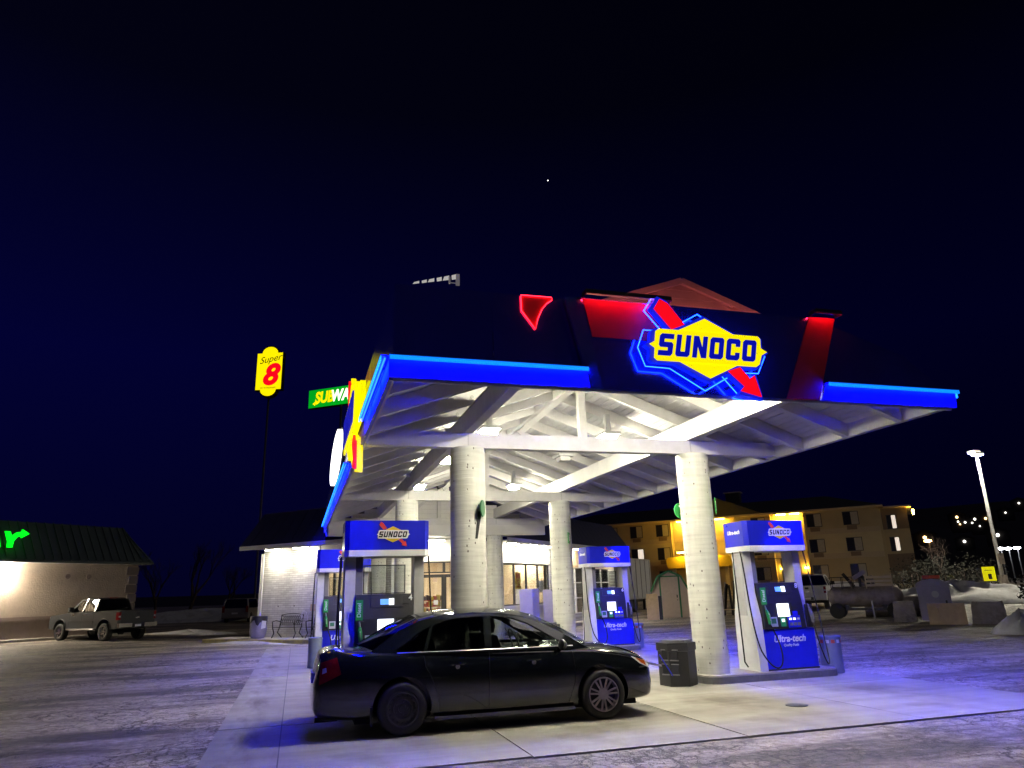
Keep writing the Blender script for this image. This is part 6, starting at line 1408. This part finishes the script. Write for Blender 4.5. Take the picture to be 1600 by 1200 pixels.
def far_wall():
    P, Q = Vector((89.8, 66.9, 0)), Vector((79.5, 52.0, 0)); d = (Q-P).normalized(); L = (Q-P).length; t = thing("retaining_wall", "long pale boundary wall behind the hedge at far right", "wall", tuple(P), math.atan2(d.y, d.x))
    for i in range(8): b = MB(); b.box(i*L/8+.01, (i+1)*L/8-.01, -.15, .15, 0, 5.4 + .1*(i % 2)); b.build("wall_panel", "siding", t)
far_wall()
def parked_dark_car():
    t = thing("parked_car", "dark car parked at the far hotel corner", "car", (60.5, 59.0, 1.0), RAD(135))
    prof = [(-2.2,.3),(2.2,.3),(2.25,.7),(1.3,.92),(.6,1.4),(-.9,1.42),(-1.6,1.0),(-2.25,.95)]
    b = MB(); b.prism([(x, -.85, z) for x, z in prof], (0, 1.7, 0)); b.build("body", "car_black", t, smooth=30)
    for s in (-1, 1):
        b = MB(); b.prism([(x, s*.86, z) for x, z in ((1.1,.95),(.5,1.34),(-.85,1.36),(-1.4,1.0))], (0, s*.005, 0)); b.build("side_window", "tint_glass", t)
        for x in (-1.35, 1.35): make_wheel(t, x, s*.78, s, .32, .2, 'steel', .2)
parked_dark_car()
def box_truck():
    t = thing("box_trailer", "pale box trailer standing behind the rear right pump", "trailer", (20.8, 45.5, gz(20.8, 45.5)), RAD(45))
    b = MB(); b.box(-3, 3, -1.2, 1.2, .8, 3.4); b.build("box", "light_grey", t)
    for k in range(7): b = MB(); b.box(-2.95 + k*.95, -2.9 + k*.95, -1.225, -1.201, .85, 3.35); b.build("rib", "grey_plastic", t)
    for z in (.8, 3.32): b = MB(); b.box(-3.02, 3.02, -1.235, -1.202, z, z+.08); b.build("rail", "steel", t)
    b = MB(); b.box(-3.03, -3.001, -1.1, 1.1, .9, 3.3); d = b.build("rear_door", "light_grey", t); b = MB(); b.tube([(-3.05, .1, 1.0), (-3.05, .1, 3.2)], .02, 6); b.build("lock_bar", "steel", d)
    for x in (-1.2, -.3):
        for s in (-1, 1): b = MB(); b.lathe([(.15, -.12), (.42, -.12), (.45, -.07), (.45, .07), (.42, .12), (.15, .12)], 24, axis='y'); b.build("wheel", "rubber", t, Matrix.Translation((x, s*1.0, .45)), smooth=40)
    b = MB(); b.box(-2.9, 2.9, -.5, .5, .6, .798); b.build("chassis", "dark_steel", t); b = MB(); b.box(2.2, 2.35, -.9, -.75, 0, .75); b.box(2.2, 2.35, .75, .9, 0, .75); b.build("landing_legs", "dark_steel", t)
box_truck()
def pallets():
    rnd = random.Random(6)
    t = thing("scrap_pile", "dark jumble of posts and pallets between the shed and the right pump", "scrap pile", (23.0, 36.0, gz(23, 36)), RAD(-35))
    for k in range(14):
        x = rnd.uniform(-1.2, 1.3); h = rnd.uniform(1.0, 2.3); b = MB(); b.beam((x, rnd.uniform(-.4, .4), 0), (x + rnd.uniform(-.35, .35), rnd.uniform(-.3, .5), h), rnd.uniform(.06, .14), rnd.uniform(.05, .12)); b.build("post", rnd.choice(["bark", "dark_steel", "tank_metal", "dark_frame"]), t)
    for k in range(4): b = MB(); b.box(-1.2, 1.0, -.3+k*.2, -.2+k*.2, .3, .34); b.build("plank", "wood_board", t)
pallets()
# =================================================================== far hill and its lights
def hill():
    us = list(range(-500, 801, 50)); rows = []
    for j, vv in enumerate((260, 320, 420, 560, 800)):
        rows.append([(u, vv - .25*max(0, u-100), (0, 14, 34, 52, 60)[j]*(.12 + 1.0*max(0, min(1, (u-40)/260)))*(1 + .15*sin(u/90.) + .1*sin(u/37.))) for u in us])
    b = MB(); b.grid(rows); struct(b.build("hill", "hill_ground", smooth=80))
hill()
def ray_at(px, py, dist):
    d = _fw + _rt2*((px-800)/1109.) - _up2*((py-600)/1109.); h = sqrt(d.x*d.x + d.y*d.y); return Vector((0, 0, 1.65)) + d*(dist/h)
FL = [(1495,808,"w",1.1,330),(1497,815,"h",.7,330),(1508,816,"h",.8,330),(1523,811,"h",.9,330),(1519,817,"h",.7,330),(1540,810,"w",1.0,330),(1531,822,"h",.6,330),(1571,801,"h",.7,360),(1592,786,"h",.8,360),(1507,846,"h",1.0,300),(1559,836,"h",1.0,260),(1445,840,"w",1.1,240),(1500,819,"w",.7,330)]
names = ["orange light highest on the left of the hillside cluster", "small pale light just under the highest orange one", "pale light low in the middle of the hillside cluster", "bright pale light near the right of the hillside cluster", "faint paired light under the brightest pale one", "warm light nearest the lamp pole on the hill", "lowest faint light of the hillside cluster", "lone pale light right of the lamp pole", "highest lone light at the right edge", "lone light low on the dark hill below the cluster", "light beside the lamp pole at half height", "small orange light by the sodium road lamp", "dull orange glow under the hillside cluster"]
def far_house(px, py, kind, s, dist, lab):
    p = ray_at(px, py, dist); t = thing("hillside_house", lab, "house light", (p.x, p.y, p.z - 3), group="lit houses on the far hill"); a = math.atan2(p.y, p.x) - pi/2; t.rotation_euler[2] = a
    b = MB(); b.box(-3, 3, .5, 6, 0, 4); b.build("wall", "hill_ground", t); b = MB(); b.prism([(-3.3, .3, 4.001), (3.3, .3, 4.001), (0, .3, 5.4)], (0, 6, 0)); b.build("roof", "hill_ground", t)
    b = MB(); b.lathe([(.001, -.5*s), (.42*s, -.25*s), (.42*s, .25*s), (.001, .5*s)], 8, (0, .2, 3)); b.build("porch_lamp", "far_warm" if kind == "w" else "far_white", t)
for (px, py, k_, s, d), nm in zip(FL, names): far_house(px, py, k_, s, d, nm)
def road_lamp(px, py, pb, dist, lab, m, r, grp):
    p = ray_at(px, py, dist); q_ = ray_at(px + 6, pb, dist); t = thing("road_lamp", lab, "street lamp", (q_.x, q_.y, 0), group=grp)
    b = MB(); b.cyl((0, 0, 0), (0, 0, p.z), .10, .07, 8); b.build("pole", "grey_plastic", t); b = MB(); b.beam((0, 0, p.z), (p.x-q_.x, p.y-q_.y, p.z + .1), .08, .08); b.build("arm", "grey_plastic", t)
    b = MB(); b.lathe([(.001, -.5*r), (r, -.2*r), (r, .2*r), (.001, .4*r)], 10, (p.x-q_.x, p.y-q_.y, p.z)); b.build("lamp_head", m, t)
mat("road_sodium", (0.8, 0.5, 0.2), emit=(1.0, 0.55, 0.18), es=22.0); mat("road_white", (0.8, 0.8, 0.8), emit=(0.9, 0.95, 1.0), es=30.0)
road_lamp(1450, 845, 870, 150, "sodium road lamp on a thin pole right of the hotel", "road_sodium", .62, None)
for px, lab in ((1563, "left one of three white lamps beyond the lot lamp pole"), (1575, "middle one of three white lamps beyond the lot lamp pole"), (1589, "right one of three white lamps beyond the lot lamp pole")):
    road_lamp(px, 857 if px < 1580 else 856, 880, 120, lab, "road_white", .42, "white lamps beyond the lot lamp pole")
def star():
    p = ray_at(856, 282, 900); t = thing("bright_star", "single tiny star above the canopy", "star", tuple(p)); b = MB(); b.lathe([(.001, -.9), (.9, 0), (.001, .9)], 8); b.build("point", "far_white", t)
star()
